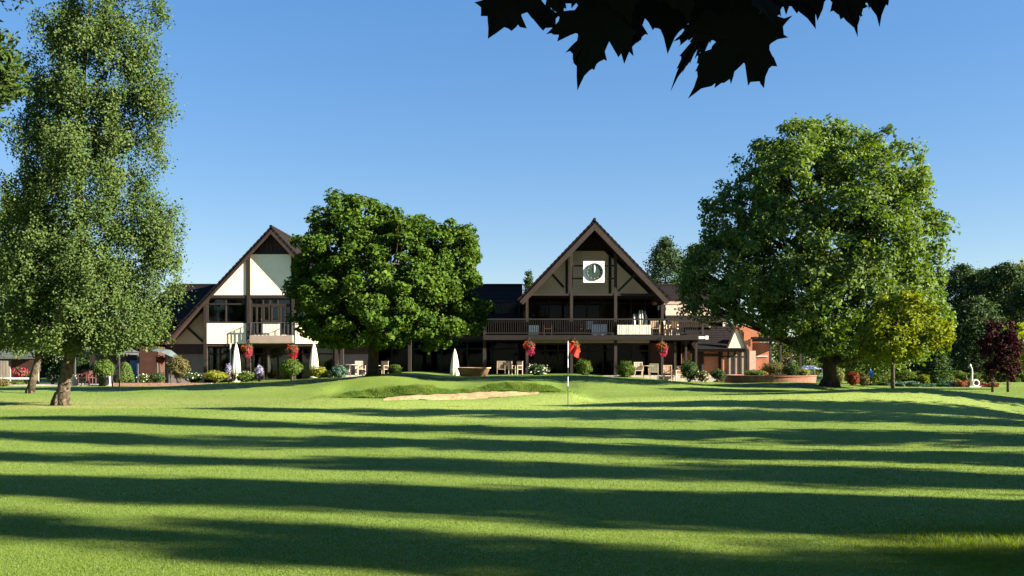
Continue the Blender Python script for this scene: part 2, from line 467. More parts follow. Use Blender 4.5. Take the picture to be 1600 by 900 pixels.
class MB:
    def __init__(self):
        self.v = []
        self.f = []

    def add(self, vs, fs):
        n = len(self.v)
        self.v += [tuple(p) for p in vs]
        self.f += [tuple(i + n for i in f) for f in fs]
        return self

    def box(self, x0, x1, y0, y1, z0, z1):
        vs = [(x0, y0, z0), (x1, y0, z0), (x1, y1, z0), (x0, y1, z0), (x0, y0, z1), (x1, y0, z1), (x1, y1, z1), (x0, y1, z1)]
        return self.add(vs, [(0, 3, 2, 1), (4, 5, 6, 7), (0, 1, 5, 4), (1, 2, 6, 5), (2, 3, 7, 6), (3, 0, 4, 7)])

    def pbox(self, px0, py0, px1, py1, Y, d):
        """box whose front face, at depth Y, was measured at these photograph pixels; d deep"""
        return self.box(W(px0, Y), W(px1, Y), Y, Y + d, Zp(py1, Y), Zp(py0, Y))

    def prism(self, pts, y0, y1):
        """polygon of (x, z) points extruded from y0 to y1"""
        n = len(pts)
        vs = [(x, y0, z) for x, z in pts] + [(x, y1, z) for x, z in pts]
        fs = [tuple(range(n)), tuple(range(2 * n - 1, n - 1, -1))]
        fs += [(i, i + n, (i + 1) % n + n, (i + 1) % n) for i in range(n)]
        return self.add(vs, fs)

    def pprism(self, pts, Y, d):
        return self.prism([(W(a, Y), Zp(b, Y)) for a, b in pts], Y, Y + d)

    def bar(self, a, b, w, h=None):
        """square bar from a to b"""
        a, b = Vector(a), Vector(b)
        h = h or w
        d = (b - a).normalized()
        s = d.cross(Vector((0, 1, 0)))
        if s.length < 1e-3:
            s = d.cross(Vector((1, 0, 0)))
        s.normalize()
        t = d.cross(s).normalized()
        vs = []
        for p in (a, b):
            for i, j in ((-1, -1), (1, -1), (1, 1), (-1, 1)):
                vs.append(p + s * (w / 2 * i) + t * (h / 2 * j))
        return self.add(vs, [(0, 1, 2, 3), (7, 6, 5, 4), (0, 4, 5, 1), (1, 5, 6, 2), (2, 6, 7, 3), (3, 7, 4, 0)])

    def tube(self, pts, rad, n=8, caps=True):
        pts = [Vector(p) for p in pts]
        if not isinstance(rad, (list, tuple)):
            rad = [rad] * len(pts)
        base = len(self.v)
        prev = None
        for i, p in enumerate(pts):
            d = (pts[min(i + 1, len(pts) - 1)] - pts[max(i - 1, 0)]).normalized()
            if prev is None:
                s = d.cross(Vector((0.3, 1, 0.1)))
                if s.length < 1e-3:
                    s = d.cross(Vector((1, 0, 0)))
            else:
                s = prev - d * prev.dot(d)
            s.normalize()
            prev = s
            t = d.cross(s)
            for k in range(n):
                a = 2 * math.pi * k / n
                self.v.append(tuple(p + (s * math.cos(a) + t * math.sin(a)) * rad[i]))
        for i in range(len(pts) - 1):
            for k in range(n):
                a, b = base + i * n + k, base + i * n + (k + 1) % n
                self.f.append((a, b, b + n, a + n))
        if caps:
            self.f.append(tuple(base + k for k in range(n - 1, -1, -1)))
            self.f.append(tuple(base + (len(pts) - 1) * n + k for k in range(n)))
        return self

    def lathe(self, prof, c, n=20, fold=0.0, nf=8):
        """(radius, z) profile turned about a vertical axis at c"""
        base = len(self.v)
        for r, z in prof:
            for k in range(n):
                a = 2 * math.pi * k / n
                rr = r * (1 + fold * math.cos(nf * a))
                self.v.append((c[0] + rr * math.cos(a), c[1] + rr * math.sin(a), c[2] + z))
        for i in range(len(prof) - 1):
            for k in range(n):
                a, b = base + i * n + k, base + i * n + (k + 1) % n
                self.f.append((a, b, b + n, a + n))
        self.f.append(tuple(base + k for k in range(n - 1, -1, -1)))
        self.f.append(tuple(base + (len(prof) - 1) * n + k for k in range(n)))
        return self

    def build(self, name, m, parent=None, smooth=False, origin=None):
        o = Vector(ORG[parent.name]) if parent is not None else Vector(origin or (0, 0, 0))
        me = bpy.data.meshes.new(name)
        me.from_pydata([(x - o.x, y - o.y, z - o.z) for x, y, z in self.v], [], self.f)
        me.materials.append(M[m])
        me.update()
        if smooth:
            me.polygons.foreach_set('use_smooth', [True] * len(me.polygons))
        ob = bpy.data.objects.new(name, me)
        if parent is None:
            ob.location = o
            COL.objects.link(ob)
            ORG[ob.name] = o
        else:
            link(ob, parent)
        return ob


def tag(o, label=None, cat=None, group=None, kind=None):
    for k, v in (('label', label), ('category', cat), ('group', group), ('kind', kind)):
        if v:
            o[k] = v
    return o


def thing(name, label, cat, loc, group=None):
    o = bpy.data.objects.new(name, None)
    o.empty_display_size = 0.2
    o.location = loc
    COL.objects.link(o)
    ORG[o.name] = Vector(loc)
    return tag(o, label, cat, group)


def copy_thing(root, loc, label, rz=0.0, scale=1.0):
    def cp(o, parent):
        c = o.copy()
        COL.objects.link(c)
        if parent is not None:
            c.parent = parent
        for ch in list(o.children):
            cp(ch, c)
        return c
    r = cp(root, None)
    r.location = loc
    r.rotation_euler = (0, 0, rz)
    r.scale = (scale,) * 3 if not isinstance(scale, tuple) else scale
    r['label'] = label
    ORG[r.name] = Vector(loc)
    return r


def np_mesh(name, V, nper, m, parent=None, vals=None, smooth=False):
    """many small faces of nper corners each, from one array of corners (n*nper, 3)"""
    V = np.asarray(V, np.float32)
    if parent is not None:
        V = V - np.array(ORG[parent.name], np.float32)
    n = len(V) // nper
    me = bpy.data.meshes.new(name)
    me.vertices.add(len(V))
    me.vertices.foreach_set('co', V.ravel())
    me.loops.add(len(V))
    me.loops.foreach_set('vertex_index', np.arange(len(V), dtype=np.int32))
    me.polygons.add(n)
    me.polygons.foreach_set('loop_start', np.arange(0, len(V), nper, dtype=np.int32))
    at = me.attributes.new('v', 'FLOAT', 'FACE')
    at.data.foreach_set('value', (vals if vals is not None else rng.random(n)).astype(np.float32))
    me.materials.append(M[m])
    me.update(calc_edges=True)
    ob = bpy.data.objects.new(name, me)
    if parent is None:
        COL.objects.link(ob)
    else:
        link(ob, parent)
    return ob


def unit(v):
    return v / np.maximum(np.linalg.norm(v, axis=1, keepdims=True), 1e-9)


def leaf_quads(P, N, size, aspect=0.62, fold=0.18, axis=None):
    n = len(P)
    rnd = rng.normal(size=(n, 3)) if axis is None else axis + 0.35 * rng.normal(size=(n, 3))
    t = unit(np.cross(N, np.cross(rnd, N)))
    b = np.cross(N, t)
    s = np.asarray(size).reshape(-1, 1)
    V = np.empty((n, 4, 3))
    V[:, 0] = P - t * s * 0.5
    V[:, 1] = P + b * s * aspect * 0.5 + N * s * fold - t * s * 0.06
    V[:, 2] = P + t * s * 0.5
    V[:, 3] = P - b * s * aspect * 0.5 + N * s * fold - t * s * 0.06
    return V.reshape(-1, 3)


def rand_dirs(n):
    return unit(rng.normal(size=(n, 3)))


# ------------------------------------------------------------------ trees
def lobe_clumps(lobes, n, shell=0.55):
    """clump centres near the outside of a union of ellipsoids (cx,cy,cz,rx,ry,rz)"""
    L = np.array(lobes, float)
    wts = (L[:, 3] * L[:, 4] * L[:, 5]) ** (2 / 3.0)
    wts /= wts.sum()
    out, nor, li = [], [], []
    while len(out) < n:
        k = rng.choice(len(L), p=wts)
        d = rand_dirs(1)[0]
        r = (shell + (1 - shell) * rng.random() ** 0.6) * (1 + 0.16 * rng.random() ** 4)
        p = L[k, :3] + d * r * L[k, 3:6]
        q = (p - L[:, :3]) / L[:, 3:6]
        e = np.sqrt((q ** 2).sum(1))
        e[k] = 9
        if e.min() < 0.62 and rng.random() > 0.12:
            continue
        out.append(p)
        nv = d / L[k, 3:6]
        nor.append(nv / np.linalg.norm(nv))
        li.append(k)
    return np.array(out), np.array(nor), np.array(li)


def clump_leaves(C, N, per, rad, size, up=0.35, flat=0.75, droop=0.0):
    """leaves on the outer side of each clump"""
    n = len(C) * per
    Ci = np.repeat(C, per, 0)
    Ni = np.repeat(N, per, 0)
    R_ = np.repeat(rad * (0.6 + 0.8 * rng.random(len(C))), per)[:, None]
    d = rand_dirs(n)
    d = unit(d + 0.45 * Ni)
    r = rng.random((n, 1)) ** 0.45
    P = Ci + d * r * R_ * np.array([1, 1, flat])
    P[:, 2] -= droop * (r[:, 0] * R_[:, 0]) * rng.random(n)
    nn = unit(0.55 * d + 0.35 * Ni + up * np.array([0, 0, 1.0]) + 0.75 * rng.normal(size=(n, 3)))
    s = size * np.clip(np.exp(rng.normal(0, .34, n)), .4, 1.9)
    # a clump keeps its own tone: young shoots paler, old leaves deeper
    tone = np.repeat(rng.random(len(C)), per)
    vals = np.clip(0.45 * tone + 0.55 * rng.random(n), 0, 1)
    return P, nn, s, vals


def limb_path(a, b, bend, k=6):
    a, b = np.array(a, float), np.array(b, float)
    L = np.linalg.norm(b - a)
    mid = (a + b) / 2 + np.array([0, 0, bend * L]) + rng.normal(size=3) * 0.05 * L
    ts = np.linspace(0, 1, k)[:, None]
    return (1 - ts) ** 2 * a + 2 * ts * (1 - ts) * mid + ts ** 2 * b


def tree(name, label, cat, base, trunk, lobes, leafm, barkm, n_cl, per, rad, size, group=None, limb_r=0.10, up=0.35,
         flat=0.75, shell=0.55, aspect=0.62, fork=0.35, twigs=4, droop=0.0, roots=True, crown='crown', limb_bend=0.12):
    """trunk: list of (x,y,z,r). Limbs leave it and end in the lobes that carry the leaf clumps."""
    t = thing(name, label, cat, base, group)
    mb = MB()
    pts = [p[:3] for p in trunk]
    rads = [p[3] for p in trunk]
    mb.tube(pts, rads, 12)
    if roots:
        x, y, z, r = trunk[0]
        for k in range(5):
            a = k * 1.26 + 0.4
            mb.tube([(x + math.cos(a) * r * .3, y + math.sin(a) * r * .3, z + r * 1.3),
                     (x + math.cos(a) * r * 1.0, y + math.sin(a) * r * 1.0, z + r * .35),
                     (x + math.cos(a) * r * 1.35, y + math.sin(a) * r * 1.35, z - 0.08)], [r * .42, r * .30, r * .1], 6)
    mb.build('trunk', barkm, t, smooth=True)
    C, N, LI = lobe_clumps(lobes, n_cl, shell)
    tp = np.array(pts)
    for k, lb in enumerate(lobes):
        c = np.array(lb[:3])
        # leave the trunk below the lobe
        hgt = np.clip(c[2] - 0.55 * np.linalg.norm(c[:2] - tp[:, :2].mean(0)), tp[0, 2] + fork * (tp[-1, 2] - tp[0, 2]), tp[-1, 2])
        i = int(np.clip(np.searchsorted(tp[:, 2], hgt), 1, len(tp) - 1))
        f = (hgt - tp[i - 1, 2]) / max(1e-6, tp[i, 2] - tp[i - 1, 2])
        a = tp[i - 1] * (1 - f) + tp[i] * f
        ra = min(limb_r, (rads[i - 1] * (1 - f) + rads[i] * f) * 0.85)
        path = limb_path(a, c, limb_bend)
        m2 = MB()
        m2.tube(path, list(np.linspace(ra, ra * 0.35, len(path))), 7)
        mine = np.where(LI == k)[0]
        for j in mine[:: max(1, len(mine) // max(1, twigs))][:twigs]:
            st = path[rng.integers(2, len(path) - 1)]
            pp = limb_path(st, C[j], 0.06, 4)
            m2.tube(pp, list(np.linspace(ra * 0.42, 0.012, 4)), 5)
        m2.build('limb', barkm, t, smooth=True)
    P, nn, s, vals = clump_leaves(C, N, per, rad, size, up, flat, droop)
    np_mesh(crown, leaf_quads(P, nn, s, aspect), 4, leafm, t, vals)
    return t


def PL(px, py, Y, rx, rz, dy=0.0, ry=None):
    """a lobe measured in the photograph: centre pixel, depth, radii in pixels; ry in metres"""
    s = Y / F
    return (W(px, Y), Y + dy, Zp(py, Y), rx * s, ry if ry else rx * s, rz * s)


# ------------------------------------------------------------------ the ground
def build_ground():
    xs = np.concatenate([-np.geomspace(900, 34, 14), np.arange(-32, 32.01, 0.4), np.geomspace(34, 900, 14)])
    ys = np.concatenate([-np.geomspace(400, 14, 8), np.arange(-12, 4, 1.0), np.arange(4, 33, 0.35), np.arange(33, 38.5, 0.10),
                         np.arange(38.6, 66, 0.4), np.geomspace(68, 1500, 22)])
    X, Y = np.meshgrid(xs, ys)
    Z = terrain(X, Y)
    nx, ny = len(xs), len(ys)
    V = np.stack([X, Y, Z], -1).reshape(-1, 3).astype(np.float32)
    i = np.arange(nx * ny).reshape(ny, nx)
    Q = np.stack([i[:-1, :-1], i[:-1, 1:], i[1:, 1:], i[1:, :-1]], -1).reshape(-1, 4).astype(np.int32)
    me = bpy.data.meshes.new('lawn')
    me.vertices.add(len(V))
    me.vertices.foreach_set('co', V.ravel())
    me.loops.add(Q.size)
    me.loops.foreach_set('vertex_index', Q.ravel())
    me.polygons.add(len(Q))
    me.polygons.foreach_set('loop_start', np.arange(0, Q.size, 4, dtype=np.int32))
    me.polygons.foreach_set('use_smooth', np.ones(len(Q), bool))
    Xf, Yf = V[:, 0], V[:, 1]
    green = np.clip(1 - np.maximum(np.abs(Xf - 4.5) / 13.5, np.abs(Yf - 29) / 6.0) ** 4, 0, 1) * (Yf < 34.6)
    dry = np.exp(-((Xf + 14.5) / 3.6) ** 2 - ((Yf - 29.6) / 1.1) ** 2) + 0.5 * np.exp(-((Xf + 17) / 8) ** 2 - ((Yf - 34) / 3) ** 2)
    w = bunker_curves(Xf)[3]
    rough = 0.7 * w * sstep(36.0, 36.2, Yf) * (1 - sstep(36.6, 38.4, Yf)) + 0.7 * sstep(60, 75, Yf)
    for nm, a in (('green', green), ('dry', dry), ('rough', rough)):
        at = me.attributes.new(nm, 'FLOAT', 'POINT')
        at.data.foreach_set('value', np.clip(a, 0, 1).astype(np.float32))
    me.materials.append(M['lawn'])
    me.update(calc_edges=True)
    o = bpy.data.objects.new('lawn', me)
    COL.objects.link(o)
    tag(o, 'wide mown golf course lawn running up to the clubhouse', kind='structure')
    # the sand, a sheet just above the hollow
    xs = np.arange(-7.8, 1.6, 0.08)
    ys = np.arange(34.40, 36.16, 0.08)
    X, Y = np.meshgrid(xs, ys)
    Zs = terrain(X, Y) + 0.022 + 0.012 * np.sin(X * 9 + np.sin(Y * 7) * 2) * np.sin(Y * 6 + X)
    zl, zs, zf, w, sand = bunker_curves(X)
    keep = (sand > 0.5) & (Y < 36.15 - 0.10 * np.sin(X * 4.1) - 0.05 * np.sin(X * 11)) & (Y > 34.45 + 0.06 * np.sin(X * 2.3))
    mb = MB()
    idx = -np.ones(X.shape, int)
    fs = []
    for a in range(X.shape[0]):
        for b in range(X.shape[1]):
            if keep[a, b]:
                idx[a, b] = len(mb.v)
                mb.v.append((X[a, b], Y[a, b], Zs[a, b]))
    for a in range(X.shape[0] - 1):
        for b in range(X.shape[1] - 1):
            q = (idx[a, b], idx[a, b + 1], idx[a + 1, b + 1], idx[a + 1, b])
            if min(q) >= 0:
                mb.f.append(q)
    o = mb.build('bunker_sand', 'sand', smooth=True)
    tag(o, 'pale orange sand of the bunker below the grassy lip', kind='structure')


def build_grass():
    # short blades; fewer and longer with distance
    n = 620000
    py = 598 + (975 - 598) * rng.random(n) ** 0.9
    Y = EYE * F / (py - HZ)
    X = (rng.random(n) * 2 - 1) * (0.66 * Y + 0.6)
    Z = terrain(X, Y)
    zl, zs, zf, w, sand = bunker_curves(X)
    ok = ~((sand > 0.4) & (Y > 34.3) & (Y < 36.2))
    ok &= ~((Y > 53.0) & (np.abs(X - 3) < 13))
    X, Y, Z = X[ok], Y[ok], Z[ok]
    n = len(X)
    # tufty patch of longer grass at the near right
    tuft = np.exp(-((X - 4.2) / 0.9) ** 2 - ((Y - 7.4) / 0.8) ** 2)
    h = (0.008 + 0.00050 * Y) * (0.6 + 0.8 * rng.random(n)) * (1 + 4.0 * tuft * (0.4 + 1.2 * rng.random(n)))
    wd = (0.0030 + 0.00055 * Y) * (0.7 + 0.6 * rng.random(n))
    a = rng.random(n) * 2 * np.pi
    lean = rng.normal(size=(n, 2)) * 0.55
    V = np.empty((n, 3, 3))
    dx, dy = np.cos(a) * wd / 2, np.sin(a) * wd / 2
    V[:, 0] = np.stack([X - dx, Y - dy, Z - 0.003], 1)
    V[:, 1] = np.stack([X + dx, Y + dy, Z - 0.003], 1)
    V[:, 2] = np.stack([X + lean[:, 0] * h, Y + lean[:, 1] * h, Z + h], 1)
    patch = 0.5 + 0.25 * np.sin(X * 0.9 + 2 * np.sin(Y * 0.23)) * np.sin(Y * 0.7 + np.sin(X * 0.6)) + 0.2 * np.sin(X * 0.31) * np.sin(Y * 0.27)
    gr = np.clip(1 - np.maximum(np.abs(X - 4.5) / 13.5, np.abs(Y - 29) / 6.0) ** 4, 0, 1)
    big = 0.5 + 0.5 * np.sin(X * 0.23 + 1.3 * np.sin(Y * 0.17 + 1)) * np.sin(Y * 0.33 + 1.1 * np.sin(X * 0.19))
    small = np.sin(X * 2.9 + 2 * np.sin(Y * 1.3)) * np.sin(Y * 2.1 + 2 * np.sin(X * 1.1))
    vals = np.clip(0.34 * patch + 0.30 * big + 0.14 * small + 0.16 * rng.random(n) + 0.06 + 0.38 * gr - 0.05, 0, 1)
    o = np_mesh('mown_grass', V.reshape(-1, 3), 3, 'blade', None, vals)
    tag(o, 'short mown grass blades all over the lawn', 'grass', kind='stuff')
    # rough on the bunker lip
    n = 60000
    X = rng.uniform(-8.9, 3.6, n)
    Y = 36.05 + 2.1 * rng.random(n) ** 1.6
    zl, zs, zf, w, sand = bunker_curves(X)
    thick = np.clip((zl - zs) / 0.25, 0.08, 1)
    ok = (w > 0.15) & (rng.random(n) < thick)
    X, Y, thick = X[ok], Y[ok], thick[ok]
    n = len(X)
    Z = terrain(X, Y)
    h = (0.05 + 0.08 * rng.random(n)) * (0.4 + 0.6 * thick) * (0.8 + 0.5 * np.sin(X * 5) * np.sin(X * 1.7 + Y * 4))
    wd = 0.03 * (0.7 + 0.6 * rng.random(n))
    a = rng.random(n) * 2 * np.pi
    lean = rng.normal(size=(n, 2)) * 0.6
    V = np.empty((n, 3, 3))
    dx, dy = np.cos(a) * wd / 2, np.sin(a) * wd / 2
    V[:, 0] = np.stack([X - dx, Y - dy, Z - 0.01], 1)
    V[:, 1] = np.stack([X + dx, Y + dy, Z - 0.01], 1)
    V[:, 2] = np.stack([X + lean[:, 0] * h, Y - 0.3 * h + lean[:, 1] * h, Z + h], 1)
    o = np_mesh('rough_grass', V.reshape(-1, 3), 3, 'rough', None, np.clip(0.3 + 0.3 * np.sin(X * 3.1) + 0.5 * rng.random(n), 0, 1))
    tag(o, 'shaggy dark grass on the bunker lip', 'grass', kind='stuff')


build_ground()
build_grass()


# ------------------------------------------------------------------ paving
def sheet(name, pts, z, m, label):
    mb = MB()
    n = len(pts)
    mb.add([(x, y, z) for x, y in pts] + [(x, y, z - 0.4) for x, y in pts],
           [tuple(range(n))] + [(i + n, (i + 1) % n + n, (i + 1) % n, i) for i in range(n)])
    o = mb.build(name, m)
    tag(o, label, kind='structure')
    return o


sheet('terrace', [(W(520, 57), 56.0), (W(1120, 57), 56.0), (W(1120, 57), 62.0), (W(520, 57), 62.0)], 0.60, 'paving', 'pale paved terrace in front of the clubhouse')
sheet('garden_path', [(-50, 55.2), (W(255, 55), 54.6), (W(262, 58), 58.5), (-50, 61.0)], 0.06, 'paving', 'pale paved path along the left garden')


# ------------------------------------------------------------------ clubhouse
club = thing('clubhouse', 'long dark-roofed clubhouse with two half-timbered gables and a balcony', 'clubhouse', (-5, 62, 0.3))


def roof_slope(a0, a1, b0, b1, m, parent, name='roof', th=0.16, course=0.34):
    """tiled slope; a0-a1 is the lower edge, b0-b1 the upper edge; stepped courses"""
    a0, a1, b0, b1 = map(Vector, (a0, a1, b0, b1))
    nrm = (a1 - a0).cross(b0 - a0).normalized()
    if nrm.z < 0:
        nrm = -nrm
    n = max(2, int((b0 - a0).length / course))
    mb = MB()
    for k in range(n):
        t0, t1 = k / n, (k + 1.15) / n
        t1 = min(t1, 1.0)
        l0, l1 = a0.lerp(b0, t0), a1.lerp(b1, t0)
        u0, u1 = a0.lerp(b0, t1), a1.lerp(b1, t1)
        lift = nrm * 0.045
        vs = [l0 + lift, l1 + lift, u1 + nrm * 0.004, u0 + nrm * 0.004, l0 - nrm * th, l1 - nrm * th, u1 - nrm * th, u0 - nrm * th]
        mb.add(vs, [(0, 1, 2, 3), (7, 6, 5, 4), (0, 4, 5, 1), (1, 5, 6, 2), (2, 6, 7, 3), (3, 7, 4, 0)])
    return mb.build(name, m, parent)


def window(px0, py0, px1, py1, Y, vs=(), hs=(), fw=2.2, parent=None, curtain=(), depth=0.12, frame='timber', name='window'):
    """frame bars with every pane a piece of its own; vs / hs are mullion and transom pixels"""
    parent = parent or club
    mb = MB()
    xs = [px0] + sorted(vs) + [px1]
    ys = [py0] + sorted(hs) + [py1]
    s = Y / F
    for i, x in enumerate(xs):
        o = fw / 2 if 0 < i < len(xs) - 1 else 0
        a = x - o if 0 < i < len(xs) - 1 else (x if i == 0 else x - fw)
        mb.pbox(a, py0, a + fw, py1, Y, depth)
    for i, y in enumerate(ys):
        a = y - fw / 2 if 0 < i < len(ys) - 1 else (y if i == 0 else y - fw)
        mb.pbox(px0 + 0.1, a, px1 - 0.1, a + fw, Y + 0.003, depth - 0.006)
    w = mb.build(name, frame, parent)
    for i in range(len(xs) - 1):
        for j in range(len(ys) - 1):
            g = MB()
            g.pbox(xs[i] + fw * .4, ys[j] + fw * .4, xs[i + 1] - fw * .4, ys[j + 1] - fw * .4, Y + depth * .5, 0.012)
            g.build('pane', 'darkglass' if px0 > 527 else 'glass', w)
    for a, b in curtain:
        cm = MB()
        n = 14
        x0, x1 = W(a, Y), W(b, Y)
        top, bot = Zp(py0 + 2, Y), Zp(py1 - 1, Y)
        vs_, fs_ = [], []
        for k in range(n + 1):
            x = x0 + (x1 - x0) * k / n
            yy = Y + 0.32 + 0.05 * math.sin(k * 2.1)
            vs_ += [(x, yy, bot), (x, yy, top)]
        for k in range(n):
            fs_.append((2 * k, 2 * k + 2, 2 * k + 3, 2 * k + 1))
        cm.add(vs_, fs_)
        cm.build('curtain', 'curtain', w)
    return w


def timber(px0, py0, px1, py1, Y, d=0.16, m='timber', name='timber_beam', parent=None):
    return MB().pbox(px0, py0, px1, py1, Y, d).build(name, m, parent or club)


def brace(px0, py0, px1, py1, Y, w=0.14, m='timber', parent=None):
    return MB().bar((W(px0, Y), Y + 0.06, Zp(py0, Y)), (W(px1, Y), Y + 0.06, Zp(py1, Y)), w, 0.12).build('brace', m, parent or club)


def panel(pts, Y, m, d=0.10, name='wall_panel', parent=None):
    return MB().pprism(pts, Y, d).build(name, m, parent or club)


def gable_roof(ax, ay, ex, ey, Yf, Yb, fascia=0.16):
    """steep gable: apex and left eave pixels at the front edge; mirrored on the right"""
    Xa, Za = W(ax, Yf), Zp(ay, Yf)
    Xe, Ze = W(ex, Yf), Zp(ey, Yf)
    Xr = 2 * Xa - Xe
    for xe in (Xe, Xr):
        r = roof_slope((xe, Yf, Ze), (xe, Yb, Ze), (Xa, Yf, Za), (Xa, Yb, Za), 'tile', club)
        # barge board under the verge
        d = Vector((Xa - xe, 0, Za - Ze)).normalized()
        nn = Vector((-d.z, 0, d.x)) if xe < Xa else Vector((d.z, 0, -d.x))
        if nn.z > 0:
            nn = -nn
        a, b = Vector((xe, 0, Ze)), Vector((Xa, 0, Za))
        o0, o1 = nn * 0.17, nn * (0.17 + fascia)
        mb = MB()
        top = b + Vector((0, 0, -0.17 / max(0.2, abs(nn.z))))
        low = b + Vector((0, 0, -(0.17 + fascia) / max(0.2, abs(nn.z))))
        pts = [a + o0, top, low, a + o1]
        mb.prism([(p.x, p.z) for p in pts], Yf - 0.05, Yf + 0.03)
        mb.build('barge_board', 'fascia', r)
        mb = MB()
        pts = [a + o0, top, b + Vector((0, 0, -0.30)), a + nn * 0.22]
        mb.prism([(p.x, p.z) for p in pts], Yf + 0.035, Yb - 0.1)
        mb.build('soffit', 'boards', r)
    # ridge tiles
    mb = MB()
    mb.tube([(Xa, Yf - 0.02, Za + 0.02), (Xa, Yb, Za + 0.02)], 0.10, 8)
    mb.build('ridge_tiles', 'tile', club)


def louvre(ax, ay, by, slope, Y, parent=None):
    """dark boarded triangle in the peak of a gable"""
    hw = (by - ay) / slope
    n = 9
    for k in range(n):
        x0 = ax - hw + 2 * hw * k / n
        x1 = ax - hw + 2 * hw * (k + 0.93) / n
        t0 = ay + abs(x0 - ax) * slope
        t1 = ay + abs(x1 - ax) * slope
        pts = [(x0, by), (x1, by), (x1, min(t1, by - .1))]
        if x0 < ax < x1:
            pts.append((ax, ay))
        pts.append((x0, min(t0, by - .1)))
        MB().pprism(pts, Y + 0.02 * (k % 2), 0.05).build('louvre_board', 'boards', parent or club)


# main roof in three runs between the gables, and the walls beneath
ZE, ZR = 4.45, 7.46
for a, b in ((205, 322), (520, 818), (1040, 1135)):
    xa, xb = W(a, 62), W(b, 62)
    roof_slope((xa, 61.6, ZE), (xb, 61.6, ZE), (xa, 69.5, ZR), (xb, 69.5, ZR), 'tile', club)
    roof_slope((xa, 77.4, ZE), (xb, 77.4, ZE), (xa, 69.5, ZR), (xb, 69.5, ZR), 'tile', club)
    MB().tube([(xa, 69.5, ZR + .03), (xb, 69.5, ZR + .03)], 0.11, 8).build('ridge_tiles', 'tile', club)
    MB().box(xa, xb, 61.5, 61.64, ZE - 0.22, ZE + 0.02).build('gutter_board', 'fascia', club)
xa, xb = W(205, 62), W(1135, 62)
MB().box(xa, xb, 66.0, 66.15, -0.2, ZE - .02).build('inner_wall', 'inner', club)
MB().box(xa, xb, 76.6, 76.8, -0.2, ZE - .02).build('rear_wall', 'pinkwall', club)
MB().box(xa - 0.02, xa + .15, 62.4, 77.0, -0.2, ZE + .1).build('end_wall', 'pinkwall', club)
MB().box(xb - 0.15, xb + .02, 62.4, 77.0, -0.2, ZE + .1).build('end_wall', 'taupe', club)
MB().box(xa + .2, xb - .2, 62.6, 76.5, 0.40, 0.58).build('floor_slab', 'inner', club)
MB().box(xa + .2, xb - .2, 62.95, 76.5, Zp(532, 62.6), Zp(524, 62.6)).build('upper_floor_slab', 'inner', club)

# --- left gable
LA = (423, 356)
gable_roof(423, 354, 254, 534, 59.54, 75.0)
s1 = (534 - 354) / (423 - 254.0)
# inner back wall of the gable void
YB = 60.0
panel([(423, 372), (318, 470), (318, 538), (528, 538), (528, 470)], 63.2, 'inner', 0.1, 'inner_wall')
louvre(423, 362, 394, s1, YB + 0.06)
timber(386, 393.5, 460, 397.0, YB - 0.03)
# cream panels in the peak
panel([(384.5, 399.5), (326.5, 461), (384.8, 461)], YB, 'cream')
panel([(391.2, 397.2), (391.2, 461), (454.8, 461), (454.8, 397.2)], YB, 'cream')
panel([(461.5, 399.5), (461.2, 461), (519.5, 461)], YB, 'cream')
for x in (388, 458):
    timber(x - 2.6, 394, x + 2.6, 537, YB - 0.06, 0.26, name='timber_post')
for x in (320.5, 525.5):
    timber(x - 2.6, 464, x + 2.6, 592, YB - 0.02, 0.24, name='timber_post')
timber(323.2, 461.2, 384.8, 465.8, YB - 0.025)
timber(391.2, 461.2, 454.8, 465.8, YB - 0.025)
timber(461.2, 461.2, 522.8, 465.8, YB - 0.025)
# first floor glazing
window(323.2, 466, 384.8, 504.8, YB + 0.03, vs=(353,), hs=(475,), curtain=((325, 331), (337, 340)))
window(461.2, 466, 522.8, 504.8, YB + 0.03, vs=(492,), hs=(475,), curtain=((470, 477),))
window(391.2, 466, 454.8, 477, YB + 0.03, vs=(411, 422, 434), hs=())
dr = window(391.2, 477.1, 410.5, 523, YB + 0.03, vs=(401,), hs=(), name='balcony_door', fw=2.6)
MB().bar((W(408.4, YB), YB - 0.02, Zp(501, YB)), (W(408.4, YB), YB - 0.02, Zp(497, YB)), 0.03).build('handle', 'metal', dr)
window(410.7, 477.1, 421.5, 502, YB + 0.03, curtain=((412, 420),))
window(423.2, 477.1, 436.5, 502, YB + 0.03, curtain=((426, 433),))
window(437, 477.1, 454.8, 523, YB + 0.03, vs=(446,))
timber(410.7, 502.1, 436.8, 505.6, YB - 0.01)
panel([(410.7, 505.8), (436.8, 505.8), (436.8, 523), (410.7, 523)], YB + 0.01, 'cream')
# white spandrels under the windows
panel([(323.2, 505), (384.8, 505), (384.8, 537), (323.2, 537)], YB, 'cream', 0.14)
panel([(461.2, 505), (522.8, 505), (522.8, 537), (461.2, 537)], YB, 'cream', 0.14)
panel([(391.2, 523.2), (454.8, 523.2), (454.8, 537), (391.2, 537)], YB + .01, 'cream', 0.14)
# little balcony
bal = MB().pbox(390, 524, 457, 535.8, 59.56, 0.42).build('balcony', 'midtaupe', club)
r = MB()
zt, zb_, yf = Zp(503.5, 59.6), Zp(524, 59.6), 59.60
x0, x1 = W(391, 59.6), W(456, 59.6)
r.box(x0, x1, yf - .025, yf + .025, zt - .05, zt)
r.box(x0 - .022, x0 + .022, yf, 59.93, zt - .05, zt - .003)
r.box(x1 - .022, x1 + .022, yf, 59.93, zt - .05, zt - .003)
for k in range(12):
    xx = x0 + (x1 - x0) * k / 11
    r.box(xx - .014, xx + .014, yf - .014, yf + .014, zb_, zt - .05)
for k in range(3):
    for xx in (x0, x1):
        r.box(xx - .014, xx + .014, yf + .10 + k * .10, yf + .12 + k * .10, zb_, zt - .05)
tag(r.build('balustrade', 'metal', bal), kind='stuff')
